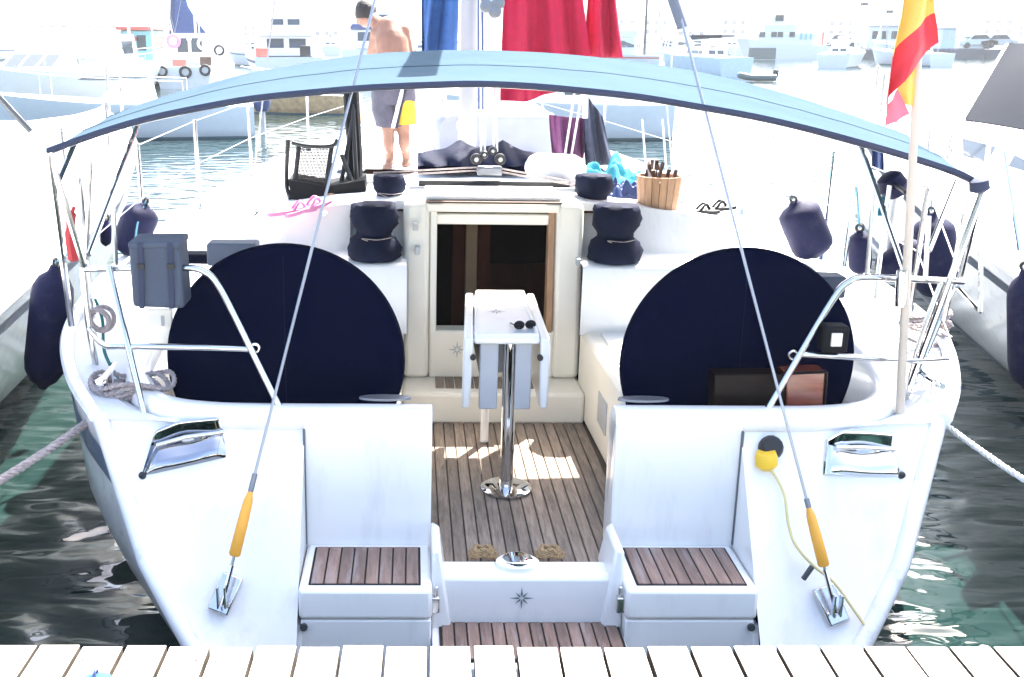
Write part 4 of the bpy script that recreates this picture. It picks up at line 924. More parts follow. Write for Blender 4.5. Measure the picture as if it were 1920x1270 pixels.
m = MB(); m.loft([legring(B3(738,150), .165, .14), legring(B3(738,166), .175, .15), legring(B3(738,185), .18, .15), legring(B3(738,196), .165, .14)]); m.build('seat', 'shorts_grey', sh_)
m = MB(); m.loft([legring(hipL+V((0,0,.02)), .11, .13), legring(hipL.lerp(kneeL, .4), .115, .125), legring(hipL.lerp(kneeL, .85)+V((.005,0,0)), .10, .115)]); m.build('trouser_leg', 'shorts_grey', sh_)
m = MB(); m.loft([legring(hipR+V((0,0,.0)), .10, .13), legring(hipR.lerp(kneeR, .4)+V((.01,0,0)), .11, .125), legring(hipR.lerp(kneeR, .8)+V((.015,0,0)), .10, .115)]); m.build('trouser_leg', 'shorts_yellow', sh_)
for off, mt, w2 in ((0, 'cloth_white', .016), (.028, 'shorts_dark', .012)):
    m = MB(); a, b_ = B3(757,160)+V((off*.6,-.145,0)), B3(737,238)+V((off,-.135,0)); m.loft([[a+V((-w2,0,0)), a+V((w2,0,0)), a+V((w2,.03,0)), a+V((-w2,.03,0))], [b_.lerp(a,.5)+V((-w2,-.012,0)), b_.lerp(a,.5)+V((w2,-.012,0)), b_.lerp(a,.5)+V((w2,.03,0)), b_.lerp(a,.5)+V((-w2,.03,0))], [b_+V((-w2,0,0)), b_+V((w2,0,0)), b_+V((w2,.03,0)), b_+V((-w2,.03,0))]]); m.build('side_stripe', mt, sh_)

crumple(1165, 384, .12, .09, .13, 5, 'boat_navy', 'dark_towel', 'crumpled dark blue cloth in front of the turquoise towel beside the right winches')
# ================================================================== neighbouring and far boats
def hull_rows(Lh, Bm, fb, stern=.8, bow_rise=.35, flare=.12, n=24, full=.55):
    rows = []
    for i in range(n+1):
        t = i/n
        b_ = Bm/2*(lerp(stern, 1, min(1, t/.4)**.8) if t < .4 else max(.01, (1-((t-.4)/.6)**(2.1+full))))
        zs = fb*(1+bow_rise*t*t); r_ = []
        for q, k in ((1,1),(.93,.995),(.6,1-flare*(.35+t)),(.3,1-flare*(.8+1.4*t)),(.0,1-flare*(1.2+2.6*t)),(-.35,.5*(1-t*.7))):
            y_ = Lh*t - (Lh*.09*(1-q) if t > .5 else 0)*((t-.5)*2 if t > .5 else 0)
            r_.append((max(.005, b_*k), y_, zs*q))
        rows.append(r_)
    return rows
class Frame:                                       # local boat frame: x right, y towards the bow
    def __init__(s, c, ang): s.m = Matrix.Translation(c) @ Matrix.Rotation(ang, 4, 'Z')
    def __call__(s, x, y, z): return s.m @ V((x, y, z))
def tr(mb, fr): mb.v = [fr.m @ p for p in mb.v]; return mb
def make_boat(name, label, cat, wl, ang, Lh, Bm, fb, cab=None, hullm='boat_white', stripe=None, mast=None, group=None, extras=(), bottom='antifoul', **hk):
    t = thing(name, label, cat, wl, None, group); f = Frame(V(wl), ang)
    R = hull_rows(Lh, Bm, fb, **hk)
    m = MB(); m.loft([[V((x, y, z)) for x, y, z in r] + [V((-x, y, z)) for x, y, z in reversed(r)] for r in R], closed=False)
    r = R[0]; m.add([V((x, y, z)) for x, y, z in r] + [V((-x, y, z)) for x, y, z in reversed(r)], [tuple(range(2*len(r)))])
    h = tr(m, f).build('hull', hullm, t, smooth=50)
    m = MB(); m.loft([[V((r[1][0]*.985, r[1][1], r[1][2]-.01)), V((0, r[1][1], r[1][2]+.05)), V((-r[1][0]*.985, r[1][1], r[1][2]-.01))] for r in R], closed=False); tr(m, f).build('deck', 'boat_white', t)
    m = MB(); m.loft([[V((s_*(r[4][0]+.006+(r[3][0]-r[4][0])*q), r[4][1], r[3][2]*q)) for q in (-.05, .12, .22)] for s_ in (1,) for r in R], closed=False)
    m.loft([[V((-(r[4][0]+.006+(r[3][0]-r[4][0])*q), r[4][1], r[3][2]*q)) for q in (-.05, .12, .22)] for r in R], closed=False); tr(m, f).build('boot_stripe', bottom, t)
    if stripe:
        m = MB()
        for s_ in (1, -1): m.loft([[V((s_*(lerp(r[2][0], r[1][0], q)+.006), r[2][1], lerp(r[2][2], r[1][2], q))) for q in (.55, .85)] for r in R], closed=False)
        tr(m, f).build('stripe', stripe, t)
    for (y0, y1, w_, z0, z1, slope, wins, mt) in (cab or ()):
        m = MB(); a = slope
        m.hexa([(-w_,y0,z0),(w_,y0,z0),(w_*.8,y1,z0),(-w_*.8,y1,z0)], [(-w_*.9,y0+a*.2,z1),(w_*.9,y0+a*.2,z1),(w_*.7,y1-a,z1),(-w_*.7,y1-a,z1)])
        c = tr(m, f).build('cabin', mt, t, bev=.06)
        if wins:
            h = z1-z0
            for s_ in (-1, 1):
                for k in range(wins):
                    ya, yb = lerp(y0, y1-a, (k+.15)/wins), lerp(y0, y1-a, (k+.85)/wins); 
                    wx = lambda y_, z: s_*(lerp(w_, w_*.8, (y_-y0)/(y1-y0))*lerp(1, .89, (z-z0)/h)+.012)
                    za, zb = z0+.45*h, z0+.82*h
                    m = MB(); m.add([(wx(ya,za),ya,za),(wx(yb,za),yb,za),(wx(yb,zb),yb,zb),(wx(ya,zb),ya,zb)], [(0,1,2,3)]); tr(m, f).build('window', 'glass_dark', c, smooth=0)
            for k in range(3):
                xa, xb = lerp(-w_*.66, w_*.66, (k+.08)/3), lerp(-w_*.66, w_*.66, (k+.92)/3); za, zb = .40, .85
                m = MB(); yy = lambda q: y1 - a*q + .015
                m.add([(xa,yy(za),z0+za*h),(xb,yy(za),z0+za*h),(xb,yy(zb),z0+zb*h),(xa,yy(zb),z0+zb*h)], [(0,1,2,3)]); tr(m, f).build('windscreen', 'glass_dark', c, smooth=0)
            for k in range(2):
                xa, xb = lerp(-w_*.7, w_*.7, (k+.12)/2), lerp(-w_*.7, w_*.7, (k+.88)/2)
                m = MB(); yy = lambda q: y0 + a*.2*q - .012
                m.add([(xa,yy(.4),z0+.4*h),(xb,yy(.4),z0+.4*h),(xb,yy(.85),z0+.85*h),(xa,yy(.85),z0+.85*h)], [(0,1,2,3)]); tr(m, f).build('window', 'glass_dark', c, smooth=0)
    if mast:
        ym, hm, cover = mast
        MB().tube([f(0,ym,fb), f(0,ym,hm)], [.07,.05], 8).build('mast', 'alloy', t)
        MB().tube([f(0,ym,fb+1.1), f(0,ym-Lh*.36,fb+1.15)], [.16,.10], 10).build('boom_cover', cover, t)
        for s_ in (-1, 1): MB().tube([f(s_*Bm*.45,ym-.1,fb), f(0,ym,hm*.95)], .008, 5).build('shroud', 'wire', t)
        MB().tube([f(0,Lh*.97,fb*1.3), f(0,ym,hm*.97)], .03, 6).build('forestay', 'cloth_white', t)
    # guard rail
    for s_ in (-1, 1):
        pts = [f(s_*R[i][0][0]*.95, R[i][0][1], R[i][0][2]+.55) for i in range(6, len(R), 3)]
        MB().tube(pts, .012, 5).build('guard_rail', 'alloy', t)
        for i in range(6, len(R)-1, 6): MB().tube([f(s_*R[i][0][0]*.95, R[i][0][1], R[i][0][2]-.02), f(s_*R[i][0][0]*.95, R[i][0][1], R[i][0][2]+.55)], .012, 5).build('rail_post', 'alloy', t)
    for ex in extras: ex(t, f)
    return t
# ---- left neighbour
def nb(name, label, side, hood):
    t = thing(name, label, 'yacht', V((side*3.6, 3.6, 0)))
    ED = ([(3.0,-1.80),(4.0,-1.86),(5,-1.94),(6.5,-2.05),(8,-2.28),(10,-2.72),(12,-3.35),(13.6,-4.1)] if side < 0 else [(3.0,2.66),(4.0,2.72),(5.3,2.84),(6.5,3.06),(8,3.42),(10,3.95),(12,4.6),(13.6,5.2)])
    cx = -4.1 if side < 0 else 5.2
    rows = []
    for i in range(41):
        y_ = lerp(3.0, 13.6, i/40); e = interp(ED, y_)[0]; hbm = abs(e-cx); zs = 1.08+.03*(y_-3)
        half = [(1,1),(.97,.9),(.90,.6),(.80,.3),(.66,.06),(.58,-.05),(.2,-.4)]
        rows.append([V((cx - side*hbm*k, y_, zs*q)) for k, q in half] + [V((cx + side*hbm*k, y_, zs*q)) for k, q in reversed(half)])
    m = MB(); m.loft(rows, closed=False); m.add(rows[0], [tuple(range(len(rows[0])))]); m.build('hull', 'gelcoat_hull', t, smooth=50)
    m = MB(); m.loft([[r[0]-V((0,0,.01)), (r[0]+r[-1])/2+V((0,0,.05)), r[-1]-V((0,0,.01))] for r in rows], closed=False); m.build('deck', 'nonskid', t)
    m = MB(); m.loft([[r[0].lerp(r[1], q)-V((side*.004,0,0)) for q in (.75, 1.25)] if False else [r[1]-V((side*.006,0,0)), r[1].lerp(r[2], .16)-V((side*.006,0,0))] for r in rows], closed=False); m.build('rub_strake', 'case_grey' if side > 0 else 'stripe_blue', t)
    m = MB(); m.loft([[r[4]-V((side*.006,0,0)), r[4].lerp(r[3], .22)-V((side*.008,0,0))] for r in rows], closed=False); m.build('boot_stripe', 'stripe_blue', t)
    MB().tube([r[0]+V((0,0,.02)) for r in rows], .03, 8).build('toe_rail', 'gelcoat', t)
    w_ = 1.15
    m = MB(); m.loft([[V((cx+a*w_*k, y_, 1.1+.03*(y_-3)+h*b_)) for a, b_ in ((-1,0),(-.92,.8),(-.6,1),(.6,1),(.92,.8),(1,0))] for y_, k, h in ((5.6,1,.42),(7.5,.95,.42),(9.5,.72,.30),(10.8,.4,.08))]); m.build('coachroof', 'gelcoat', t, smooth=35)
    for k in range(3):
        y_ = 6.2+1.1*k; x = cx - side*w_*lerp(1, .86, (y_-5.6)/3.9)*.975; m = MB(); m.add([V((x-side*.02,y_,1.36)),V((x-side*.02,y_+.7,1.38)),V((x+side*.03,y_+.7,1.50)),V((x+side*.03,y_,1.48))], [(0,1,2,3)]); m.build('window', 'glass_dark', t, smooth=0)
    tops = []
    for y_ in (3.3, 4.6, 6.2, 7.8, 9.4, 11, 12.6):
        e = interp(ED, y_)[0]+side*.07; zs = 1.08+.03*(y_-3); MB().tube([V((e,y_,zs)), V((e,y_,zs+.62))], .0125, 8).build('stanchion', 'steel', t); tops.append(V((e,y_,zs+.61)))
    MB().tube(tops, .004, 5).build('lifeline', 'wire', t); MB().tube([p-V((0,0,.3)) for p in tops], .004, 5).build('lifeline', 'wire', t)
    MB().tube([V((cx,8.6,1.5)), V((cx,8.6,15))], .085, 10).build('mast', 'alloy', t)
    MB().tube([V((cx,8.5,2.6)), V((cx,4.6,2.75))], .16, 10).build('boom_cover', 'cloth_white', t)
    return t, cx
nl, cx = nb('neighbour_yacht', 'white yacht cut off by the left edge, alongside the big navy fender', -1, None)
m = MB(); m.tube([G(-40,140,y=7.0), G(58,247,y=7.0)], .02, 6); m.build('boom_strut', 'dark_seam', nl)
nr, cx = nb('neighbour_yacht', 'white yacht cut off by the right edge, with a slate grey canvas hood', 1, 1)
H_ = [G(1890,82,y=6.6), G(1990,70,y=6.6), G(2060,90,y=6.4), G(1990,262,y=5.6), G(1866,252,y=5.7), G(1808,222,y=5.9)]
m = MB(); c = sum(H_, V())/6 + V((.4,.5,.1)); m.add(H_+[c], [(0,1,6),(1,2,6),(2,3,6),(3,4,6),(4,5,6),(5,0,6)]); m.add([p+V((.006,.012,-.008)) for p in H_+[c]], [(0,1,6),(1,2,6),(2,3,6),(3,4,6),(4,5,6),(5,0,6)])
P = H_; m = MB()
def hood(u, v):
    a = G(1890,82,y=6.7).lerp(G(2080,80,y=6.7), u); b_ = G(1806,224,y=5.9).lerp(G(2080,275,y=5.6), u)
    return a.lerp(b_, v) + V((0, 0, .10*math.sin(math.pi*v)*0+.05*math.sin(u*4)*math.sin(v*3)))
m.sheet(hood, 20, 12, .006, V((0,.3,-.9))); m.build('canvas_hood', 'grey_hood', nr, smooth=60)
for pts, r_ in (([G(1788,225,y=5.9), G(1850,255,y=5.7), G(1990,330,y=5.2)], .016), ([G(1785,228,y=5.9), G(1792,300,y=5.9)], .013), ([G(1800,236,y=5.85), G(1802,345,y=5.85)], .013), ([G(1880,270,y=5.6), G(1912,470,y=5.4)], .011), ([G(1790,218,y=5.9), G(1776,300,y=5.9)], .009), ([G(1888,85,y=6.7), G(1806,224,y=5.9)], .012)):
    MB().tube(pts, r_, 8).build('frame_tube', 'gelcoat' if r_ > .012 else 'steel', nr)
fender(G(1922,505,y=4.9), G(1924,728,y=4.9), .078, 'navy fender cut off by the right edge, hanging on the boat there', frame=WORLD, rope=[G(1925,440,y=4.95)], rm='rope_white')
# ---- far boats
def dist(py): return G(960, py, z=0).y
def wl(px, py): return G(px, py, z=0)
def outboard(t, f, x=0, y=-.25, z=.7, s=1, mt='boat_navy'):
    m = MB(); m.lathe(f(x,y,z), f(x,y,z+.5*s), [(0,.12*s),(.2,.17*s),(.8,.18*s),(1,.08*s)], 12); m.build('outboard_cowl', mt, t)
    MB().tube([f(x,y,z), f(x,y,-.2)], .06*s, 8).build('outboard_leg', 'grey_plastic', t)
# open white boat under the left half of the bimini
p = wl(478, 262)
make_boat('open_boat', 'open white boat with a navy outboard seen under the left of the bimini', 'boat', (p.x-.2, p.y+1.2, 0), math.radians(100), 6.2, 2.2, .72, cab=((2.2,3.6,.55,.7,1.25,.5,0,'boat_white'),), extras=(lambda t, f: outboard(t, f, 0, -.2, .55, 1.2),), bow_rise=.5)
# motor cruiser, bow towards us
p = wl(100, 228)
make_boat('motor_cruiser', 'white motor cruiser facing us at upper left with a raked cabin', 'motorboat', (p.x-1.0, p.y+9.4, 0), math.radians(172), 9.6, 3.3, 1.05, cab=((1.2,6.6,1.25,1.05,1.85,1.6,2,'boat_white'),(1.4,4.6,1.1,1.85,2.5,.9,0,'boat_white')), stripe='stripe_blue', bow_rise=.5, flare=.2)
# fishing boats
def rings(lst):
    def ex(t, f):
        for x, y, z, R, mt in lst: MB().ring(f(x,y,z), (f.m.to_3x3() @ V((0,1,0))), R, R*.28, 18, 8).build('lifebuoy' if mt != 'rubber' else 'tyre', mt, t)
    return ex
def crates(lst):
    def ex(t, f):
        for x, y, z, w2, h, mt in lst: tr(MB().box(x-w2, x+w2, y-w2*.6, y+w2*.6, z, z+h), f).build('deck_box', mt, t, bev=.03)
    return ex
p = wl(300, 150); 
make_boat('fishing_boat', 'small teal and white fishing boat with red trim at upper left', 'fishing boat', (p.x, p.y-8, 0), math.radians(-8), 8, 2.8, .95, cab=((2.4,5,.85,.95,2.5,.3,1,'boat_teal'),(2.2,5.2,.95,2.5,2.68,.1,0,'boat_red')), stripe='boat_red', mast=(5.2, 7, 'boat_red'), group='fishing boats at upper left', extras=(crates(((-.6,.8,.95,.3,.35,'boat_red'),(.5,1.2,.95,.3,.3,'pale_box'),(.1,.3,.95,.2,.5,'boat_green'))),))
p = wl(425, 150)
make_boat('fishing_boat', 'white fishing boat with round lifebuoys and dark tyres at upper left', 'fishing boat', (p.x, p.y-10, 0), math.radians(6), 8.5, 3, .95, cab=((3,5.8,.9,.95,2.35,.4,1,'boat_white'),), mast=(5.9, 6.5, 'cloth_white'), group='fishing boats at upper left', extras=(rings(((-.7,2.9,2.0,.26,'pink'),(.65,2.9,1.9,.24,'cloth_white'),(-.9,-.1,.75,.2,'rubber'),(.1,-.1,.72,.22,'rubber'),(.95,-.1,.8,.2,'rubber'),(1.35,2.8,1.6,.2,'rubber'))), crates(((.9,1,.95,.25,.4,'wood_brown'),(-.2,.6,.95,.3,.3,'boat_red')))))
p = wl(250, 170)
make_boat('fishing_boat', 'pale fishing boat with two dark windows left of the teal one', 'fishing boat', (p.x-1.2, p.y-4, 0), math.radians(-14), 7, 2.6, .9, cab=((1.8,4.2,.8,.9,2.3,.3,1,'boat_white'),), mast=(4.5, 12, 'cloth_white'), group='fishing boats at upper left', extras=(crates(((.3,.7,.9,.25,.4,'boat_green'),(-.5,.6,.9,.25,.3,'boat_wood'))),))
# sailboat with furled blue sail
p = wl(345, 118)
t = make_boat('distant_sailboat', 'distant sailing boat with a dark blue sail gathered at the mast', 'sailboat', (p.x, p.y-15, 0), math.radians(80), 9, 3, 1.0, mast=(4.5, 14, 'sail_blue'))
q0 = p.y-15; P = [G(px, py, y=q0) for px, py in ((322,64),(324,-40),(338,-40),(352,12),(372,44),(388,64))]
m = MB(); m.loft([P, [a+V((0,.3,0)) for a in P]]); m.build('gathered_sail', 'sail_blue', t); MB().tube([G(321,66,y=q0-.05), G(324,-60,y=q0-.05)], .12, 8).build('sail_mast', 'boat_navy', t)
# larger motor yachts behind the person
p = wl(585, 158)
make_boat('motor_yacht', 'white motor yacht with dark windows behind the bending person', 'motorboat', (p.x-.8, p.y-2, 0), math.radians(10), 11, 3.9, 1.3, cab=((2,7.5,1.5,1.3,2.25,1.3,3,'boat_white'),(1.6,5.6,1.35,2.25,2.5,.4,0,'boat_white'),(2.4,4.8,1.1,2.5,3.1,.6,2,'boat_white')), stripe='boat_navy', extras=(crates(((-1.2,.6,1.3,.3,.4,'boat_red'),(.8,.8,1.3,.25,.5,'black'))),))
p = wl(700, 142)
make_boat('motor_yacht', 'white motor yacht with a navy stripe just left of the bending person', 'motorboat', (p.x, p.y-2, 0), math.radians(-4), 12, 4.2, 1.5, cab=((2,8,1.7,1.5,2.6,1.5,3,'boat_white'),(2,5.5,1.5,2.6,2.9,.4,0,'boat_navy'),(2.6,5,1.2,2.9,3.5,.6,2,'boat_white')), stripe='boat_navy')
p = wl(600, 213)
make_boat('wooden_boat', 'tan wooden boat seen under the bimini left of the person', 'boat', (p.x+1.2, p.y, 0), math.radians(85), 3.6, 1.6, .55, hullm='boat_wood', bow_rise=.5, extras=(crates(((.2,.6,.5,.25,.4,'black'),)),))
p = wl(640, 300)
# small white boats right of centre
p = wl(1270, 262)
make_boat('small_sailboat', 'small white boat with a round buoy seen under the right of the bimini', 'boat', (p.x-.2, p.y+.6, 0), math.radians(96), 5.2, 1.9, .78, cab=((1.2,3.2,.6,.75,1.3,.5,1,'boat_white'),), bow_rise=.3, bottom='boat_green', extras=(lambda t, f: (MB().ball(f(0,-.1,1.12), .19).build('buoy', 'grey_plastic', t), MB().tube([f(0,-.1,1.2), f(0,-.1,2.3)], .02, 6).build('buoy_pole', 'alloy', t)),))
p = wl(1210, 128)
make_boat('distant_motorboat', 'distant white motorboat with a dark mast right of the crimson towels', 'motorboat', (p.x, p.y-6, 0), math.radians(70), 8.5, 3, 1.0, cab=((1.5,5.5,1.1,1,2.1,1.1,2,'boat_white'),(1.5,4,.95,2.1,2.6,.4,0,'boat_white')), stripe='boat_red', group='distant boats', extras=(lambda t, f: MB().tube([f(0,1.2,1), f(0,1.2,7.5)], [.09,.05], 8).build('aerial_mast', 'dark_seam', t),))
p = wl(1350, 138)
make_boat('distant_sailboat', 'distant sailing boat with pale blue hull right of the right backstay', 'sailboat', (p.x-.6, p.y-6, 0), math.radians(20), 8, 2.8, 1.05, hullm='pale_box', cab=((2,5,.8,1.0,1.5,.5,1,'boat_white'),), mast=(4.6, 12, 'grey_hood'), group='distant boats')
p = wl(1420, 135)
make_boat('distant_motorboat', 'distant white cruiser lying left of the ship', 'motorboat', (p.x-4.2, p.y+14, 0), math.radians(-60), 8, 2.9, 1.0, cab=((1.5,5.5,1.05,1,2.0,1.1,2,'boat_white'),), group='distant boats')
p = wl(1425, 153)
dg = thing('inflatable_dinghy', 'dark inflatable dinghy alone on the water right of the right backstay', 'dinghy', p)
f = Frame(p, math.radians(85)); m = MB(); m.tube(smooth([f(-.35,-.7,.2), f(-.36,.4,.2), f(-.2,.9,.28), f(0,1.0,.3), f(.2,.9,.28), f(.36,.4,.2), f(.35,-.7,.2)], 5), .17, 10); m.build('tube', 'boat_green', dg)
tr(MB().box(-.3, .3, -.6, .8, .05, .12), f).build('floorboard', 'grey_plastic', dg)
MB().lathe(f(0,-.75,.2), f(0,-.75,.62), [(0,.1),(.3,.14),(.9,.13),(1,.05)], 10).build('outboard_cowl', 'black', dg)
# ship by the breakwater
p0 = wl(1405, 112); yb = p0.y
sh2 = thing('ship', 'white two-decked ship with a dark hull end moored at the far breakwater', 'ship', (p0.x+5, yb, 0))
def qbox(px0, py0, px1, py1, d0, d1, mt, name, parent, bev=.05):
    a, b_ = G(px0, py1, y=yb+d0), G(px1, py0, y=yb+d0); return MB().box(a.x, b_.x, yb+d0, yb+d1, a.z, b_.z).build(name, mt, parent, bev=bev)
m = MB(); a, b_ = G(1403,112,y=yb), G(1604,112,y=yb); 
m.loft([[V((x, y_, z)) for x, y_, z in ((a.x+.5*k, yb, -.3), (a.x-.3*k, yb, 1.5+.9*k), (b_.x, yb, 1.3+.2*k), (b_.x, yb, -.3))] if False else [V((a.x+.8, yb+k*4, -.3)), V((a.x-.2, yb+k*4, 1.9)), V((a.x+2.2, yb+k*4, 1.5)), V((b_.x, yb+k*4, 1.1)), V((b_.x, yb+k*4, -.3))] for k in (0, 1)])
m.build('hull', 'boat_white', sh2)
qbox(1404,90,1456,111,-.08,.2,'boat_green','hull_end',sh2); qbox(1418,62,1530,96,.3,3.4,'boat_white','main_deck',sh2); qbox(1432,45,1500,63,.6,3,'boat_white','upper_deck',sh2); qbox(1448,30,1475,46,1,2.4,'boat_white','wheelhouse',sh2)
for px in (1424, 1446, 1458, 1480): qbox(px,60,px+11,70,.24,.34,'glass_dark','window',sh2,0)
for px in (1500, 1509, 1518): qbox(px,62,px+5,74,.24,.34,'boat_teal','window',sh2,0)
qbox(1454,28,1470,40,.94,1.05,'glass_dark','window',sh2,0); MB().tube([G(1490,45,y=yb+1.5), G(1486,8,y=yb+1.5)], .07, 6).build('aerial', 'grey_plastic', sh2); qbox(1540,60,1546,92,.3,.6,'boat_red','funnel_post',sh2)
# breakwater and what stands on it
a, b_ = G(1450, 112, y=yb+4.4), G(2300, 112, y=yb+4.4); rr = random.Random(9)
bw = thing('breakwater', 'long low grey breakwater on the horizon at right', 'breakwater', ((a.x+b_.x)/2, yb+5, 0)); bw['kind'] = 'structure'; bw.pop('category', None)
x = a.x
while x < b_.x:
    w2 = rr.uniform(2.2, 4.2); m = MB(); h = .95+rr.uniform(-.12, .12); m.hexa([(x+.04,yb+4.4,-.4),(x+w2-.04,yb+4.4,-.4),(x+w2-.04,yb+8,-.4),(x+.04,yb+8,-.4)], [(x+.04,yb+4.7,h),(x+w2-.04,yb+4.7,h),(x+w2-.04,yb+8,h),(x+.04,yb+8,h)]); m.build('stone_block', 'breakwater_stone', bw, bev=.08); x += w2
def onquay(px0, py0, px1, py1, mt, name, label, cat, d=5.2, dep=2.5, group=None):
    a, b_ = G(px0, py1, y=yb+d), G(px1, py0, y=yb+d); m = MB().box(a.x, b_.x, yb+d, yb+d+dep, .9, b_.z); t = thing(name, label, cat, ((a.x+b_.x)/2, yb+d, .9), None, group); m.build('body', mt, t, bev=.08); return t, a, b_
for px0, py0, px1, mt, lb in ((1763,54,1795,'pale_box','pale blue container on the breakwater right of the flag'), (1625,50,1690,'boat_white','long white shed on the breakwater left of the flag'), (1808,70,1860,'boat_white','white cabin on the breakwater near the right edge')):
    t, a, b_ = onquay(px0, py0, px1, 97, mt, 'quay_building', lb, 'building', dep=4)
    m = MB(); m.box(a.x-.2, b_.x+.2, yb+5.0, yb+9.4, b_.z, b_.z+.12); m.build('roof', 'grey_plastic', t)
    wd = (b_.x-a.x)
    for k in range(3): MB().box(a.x+wd*(.12+.3*k), a.x+wd*(.30+.3*k), yb+5.16, yb+5.19, lerp(.9, b_.z, .45), lerp(.9, b_.z, .8)).build('window', 'glass_dark' if mt != 'pale_box' else 'boat_pale_grey', t)
for k, (px, top) in enumerate(((1616, 8), (1663, 22), (1243, 20))):
    if k == 2: continue
    m = MB(); m.tube([G(px, 97, y=yb+4.9), G(px, top, y=yb+4.9)], [.09,.05], 8); t = thing('lamp_post', 'thin lamp post on the breakwater, ' + ('the left one' if k == 0 else 'the one nearer the flag'), 'lamp post', G(px, 97, y=yb+4.9)); m.build('post', 'grey_plastic', t); q = G(px, top, y=yb+4.9); MB().box(q.x-.1, q.x+.6, q.y-.12, q.y+.12, q.z-.15, q.z+.15).build('lamp_head', 'dark_seam', t, bev=.04)
# parked cars on the quay
def car(px, mt, label):
    c = G(px, 97, y=yb+4.9); c.z = .97; t = thing('parked_car', label, 'car', c, None, 'cars parked on the breakwater')
    m = MB(); m.loft([[c+V((x,y_,z)) for x, z in ((-1.9,.3),(-1.9,.75),(-1.1,.85),(-.7,1.35),(.7,1.38),(1.2,.9),(1.9,.78),(1.9,.3))] for y_ in (0, 1.6)]); m.build('body', mt, t, bev=.08)
    m = MB(); m.add([c+V((x,-.02,z)) for x, z in ((-.98,.88),(-.62,1.28),(.62,1.3),(1.02,.92))], [(0,1,2,3)]); m.build('window', 'glass_dark', t)
    for x in (-1.2, 1.2): MB().lathe(c+V((x,-.04,.3)), c+V((x,.2,.3)), [(0,.2),(.2,.3),(1,.3)], 14).build('wheel', 'rubber', t)
car(1835, 'boat_pale_grey', 'pale car parked on the breakwater nearest the slate hood'); car(1872, 'grey_plastic', 'grey car parked on the breakwater behind the slate hood'); car(1575, 'boat_white', 'white car parked on the breakwater beside the ship')
# far town across the harbour
rr = random.Random(21); k = 0
ORD = ['first','second','third','fourth','fifth','sixth','seventh','eighth','ninth','tenth','eleventh','twelfth','thirteenth','fourteenth','fifteenth','sixteenth','seventeenth','eighteenth','nineteenth','twentieth','twenty-first','twenty-second']
def hl(x, i, x0): return 'pale far-shore house, ' + ORD[i] + ' from the left in the ' + ('left' if x0 < 0 else 'right') + ' half of the town'
for x0, x1, n_ in ((-160, -20, 16), (40, 260, 22)):
    for i in range(n_):
        x = lerp(x0, x1, (i+.5)/n_)+rr.uniform(-2, 2); w2 = rr.uniform(3, 5.5); h = rr.uniform(3.5, 8); yy = 330+rr.uniform(0, 40)
        t = thing('distant_house', hl(x, i, x0), 'house', (x, yy, .6), None, 'houses of the distant town')
        MB().box(x-w2, x+w2, yy, yy+8, .3, h).build('wall', 'town_wall', t)
        m = MB(); m.loft([[V((x-w2-.4,y_,h)), V((x,y_,h+1.7)), V((x+w2+.4,y_,h))] for y_ in (yy-.4, yy+8.4)]); m.build('roof', 'town_roof' if rr.random() < .7 else 'stone', t, smooth=0)
        for q in range(3):
            for z in ([h*.35, h*.7] if h > 5 else [h*.5]): MB().box(x-w2*.75+q*w2*.6, x-w2*.75+q*w2*.6+w2*.25, yy-.05, yy+.1, z, z+1.1).build('window', 'glass_dark', t)
structure(MB().box(-400, 500, 326, 420, -.5, .6).build('quay', 'stone'))
# moored sailing boats farther out, mostly masts against the white sky
for k, (px, py, hm, an, cv) in enumerate(((66,120,13,20,'cloth_white'),(535,118,12,-10,'cloth_white'),(1765,125,11,15,'boat_navy'),(1560,128,12,-30,'cloth_white'))):
    p = wl(px, py); make_boat('moored_sailboat', ['faint white sailing boat behind the cruiser at upper left','faint white sailing boat behind the motor yachts left of the person','faint white sailing boat between flag and slate hood','faint white sailing boat below the ship'][k], 'sailboat', p, math.radians(an), 8.5, 2.8, .95, cab=((2,5,.8,.95,1.4,.5,2,'boat_white'),), mast=(4.6, hm, cv), group='moored sailing boats')

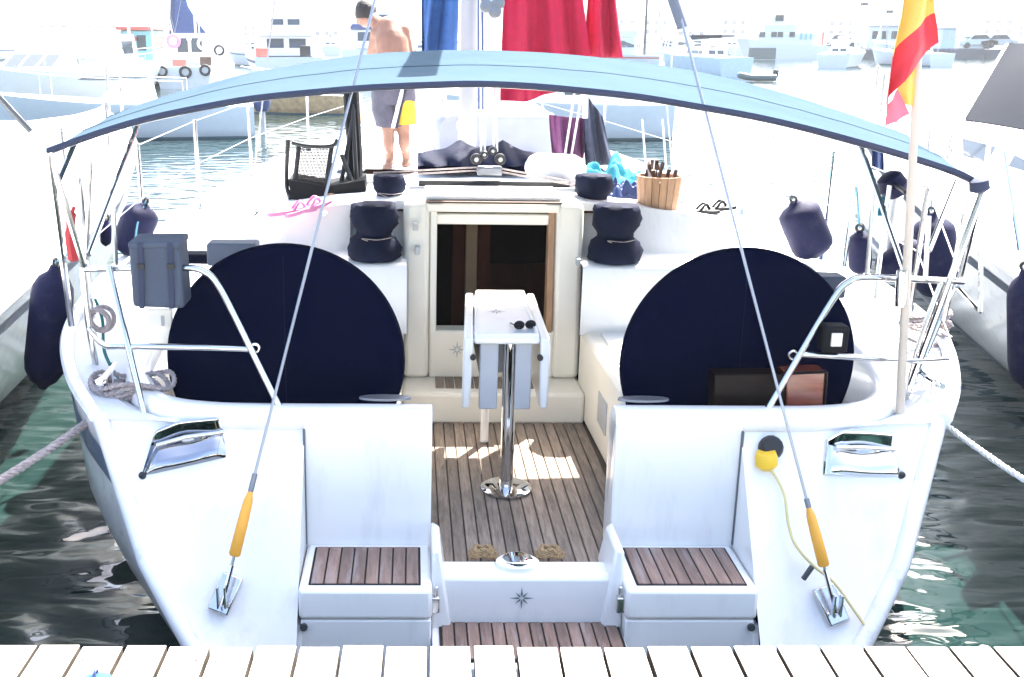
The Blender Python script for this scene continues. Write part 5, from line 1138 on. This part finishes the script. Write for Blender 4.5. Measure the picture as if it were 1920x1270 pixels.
# masts and hulls that crowd the far side of the harbour
for k, (px, py, hm, an, cv, lb) in enumerate((
    (15,112,12,160,'boat_navy','far sailing boat with a navy boom cover at the extreme upper left'),
    (130,108,14,-20,'cloth_white','far sailing boat with a tall mast above the raked-cabin cruiser'),
    (205,116,10,30,'boat_teal','far sailing boat with a teal boom cover right of the raked-cabin cruiser'),
    (285,104,15,12,'boat_navy','far sailing boat with a navy boom cover behind the teal fishing boat'),
    (455,106,12,-15,'grey_hood','far sailing boat with a slate boom cover right of the gathered blue sail'),
    (500,125,13,25,'cloth_white','far sailing boat with a white boom cover left of the motor yachts'),
    (620,104,14,5,'boat_navy','far sailing boat with a navy boom cover between the two motor yachts'),
    (770,118,12,-12,'boat_teal','far sailing boat with a teal boom cover between person and blue towel'),
    (1190,106,13,20,'cloth_white','far sailing boat with a white boom cover just right of the crimson towels'),
    (1285,108,12,-25,'boat_navy','far sailing boat with a navy boom cover behind the right backstay sleeve'),
    (1385,104,14,10,'grey_hood','far sailing boat with a slate boom cover left of the ship'))):
    p = wl(px, py); make_boat('far_sailboat', lb, 'sailboat', p, math.radians(an), 9, 3, 1.0, cab=((2,5.5,.85,1.0,1.5,.5,2,'boat_white'),), stripe=('boat_navy', 'boat_red', 'stripe_blue')[k % 3], mast=(4.8, hm, cv), group='sailing boats moored along the far side')
# ------------------------------------------------------------------ hazy air over the harbour
hm_ = bpy.data.materials.new('haze_air'); hm_.use_nodes = True; nn = hm_.node_tree.nodes; nn.remove(nn['Principled BSDF'])
pv = nn.new('ShaderNodeVolumePrincipled'); pv.inputs['Color'].default_value = (.93, .97, 1, 1); pv.inputs['Density'].default_value = .0006; pv.inputs['Anisotropy'].default_value = .05
hm_.node_tree.links.new(pv.outputs[0], nn['Material Output'].inputs['Volume']); MATS['haze_air'] = hm_
hz = MB().box(-1560, 1560, -70, 1660, -2, 19).build('haze', 'haze_air', smooth=0); hz['kind'] = 'stuff'; tag(hz, 'pale bright haze lying over the whole harbour', 'haze'); hz['kind'] = 'stuff'
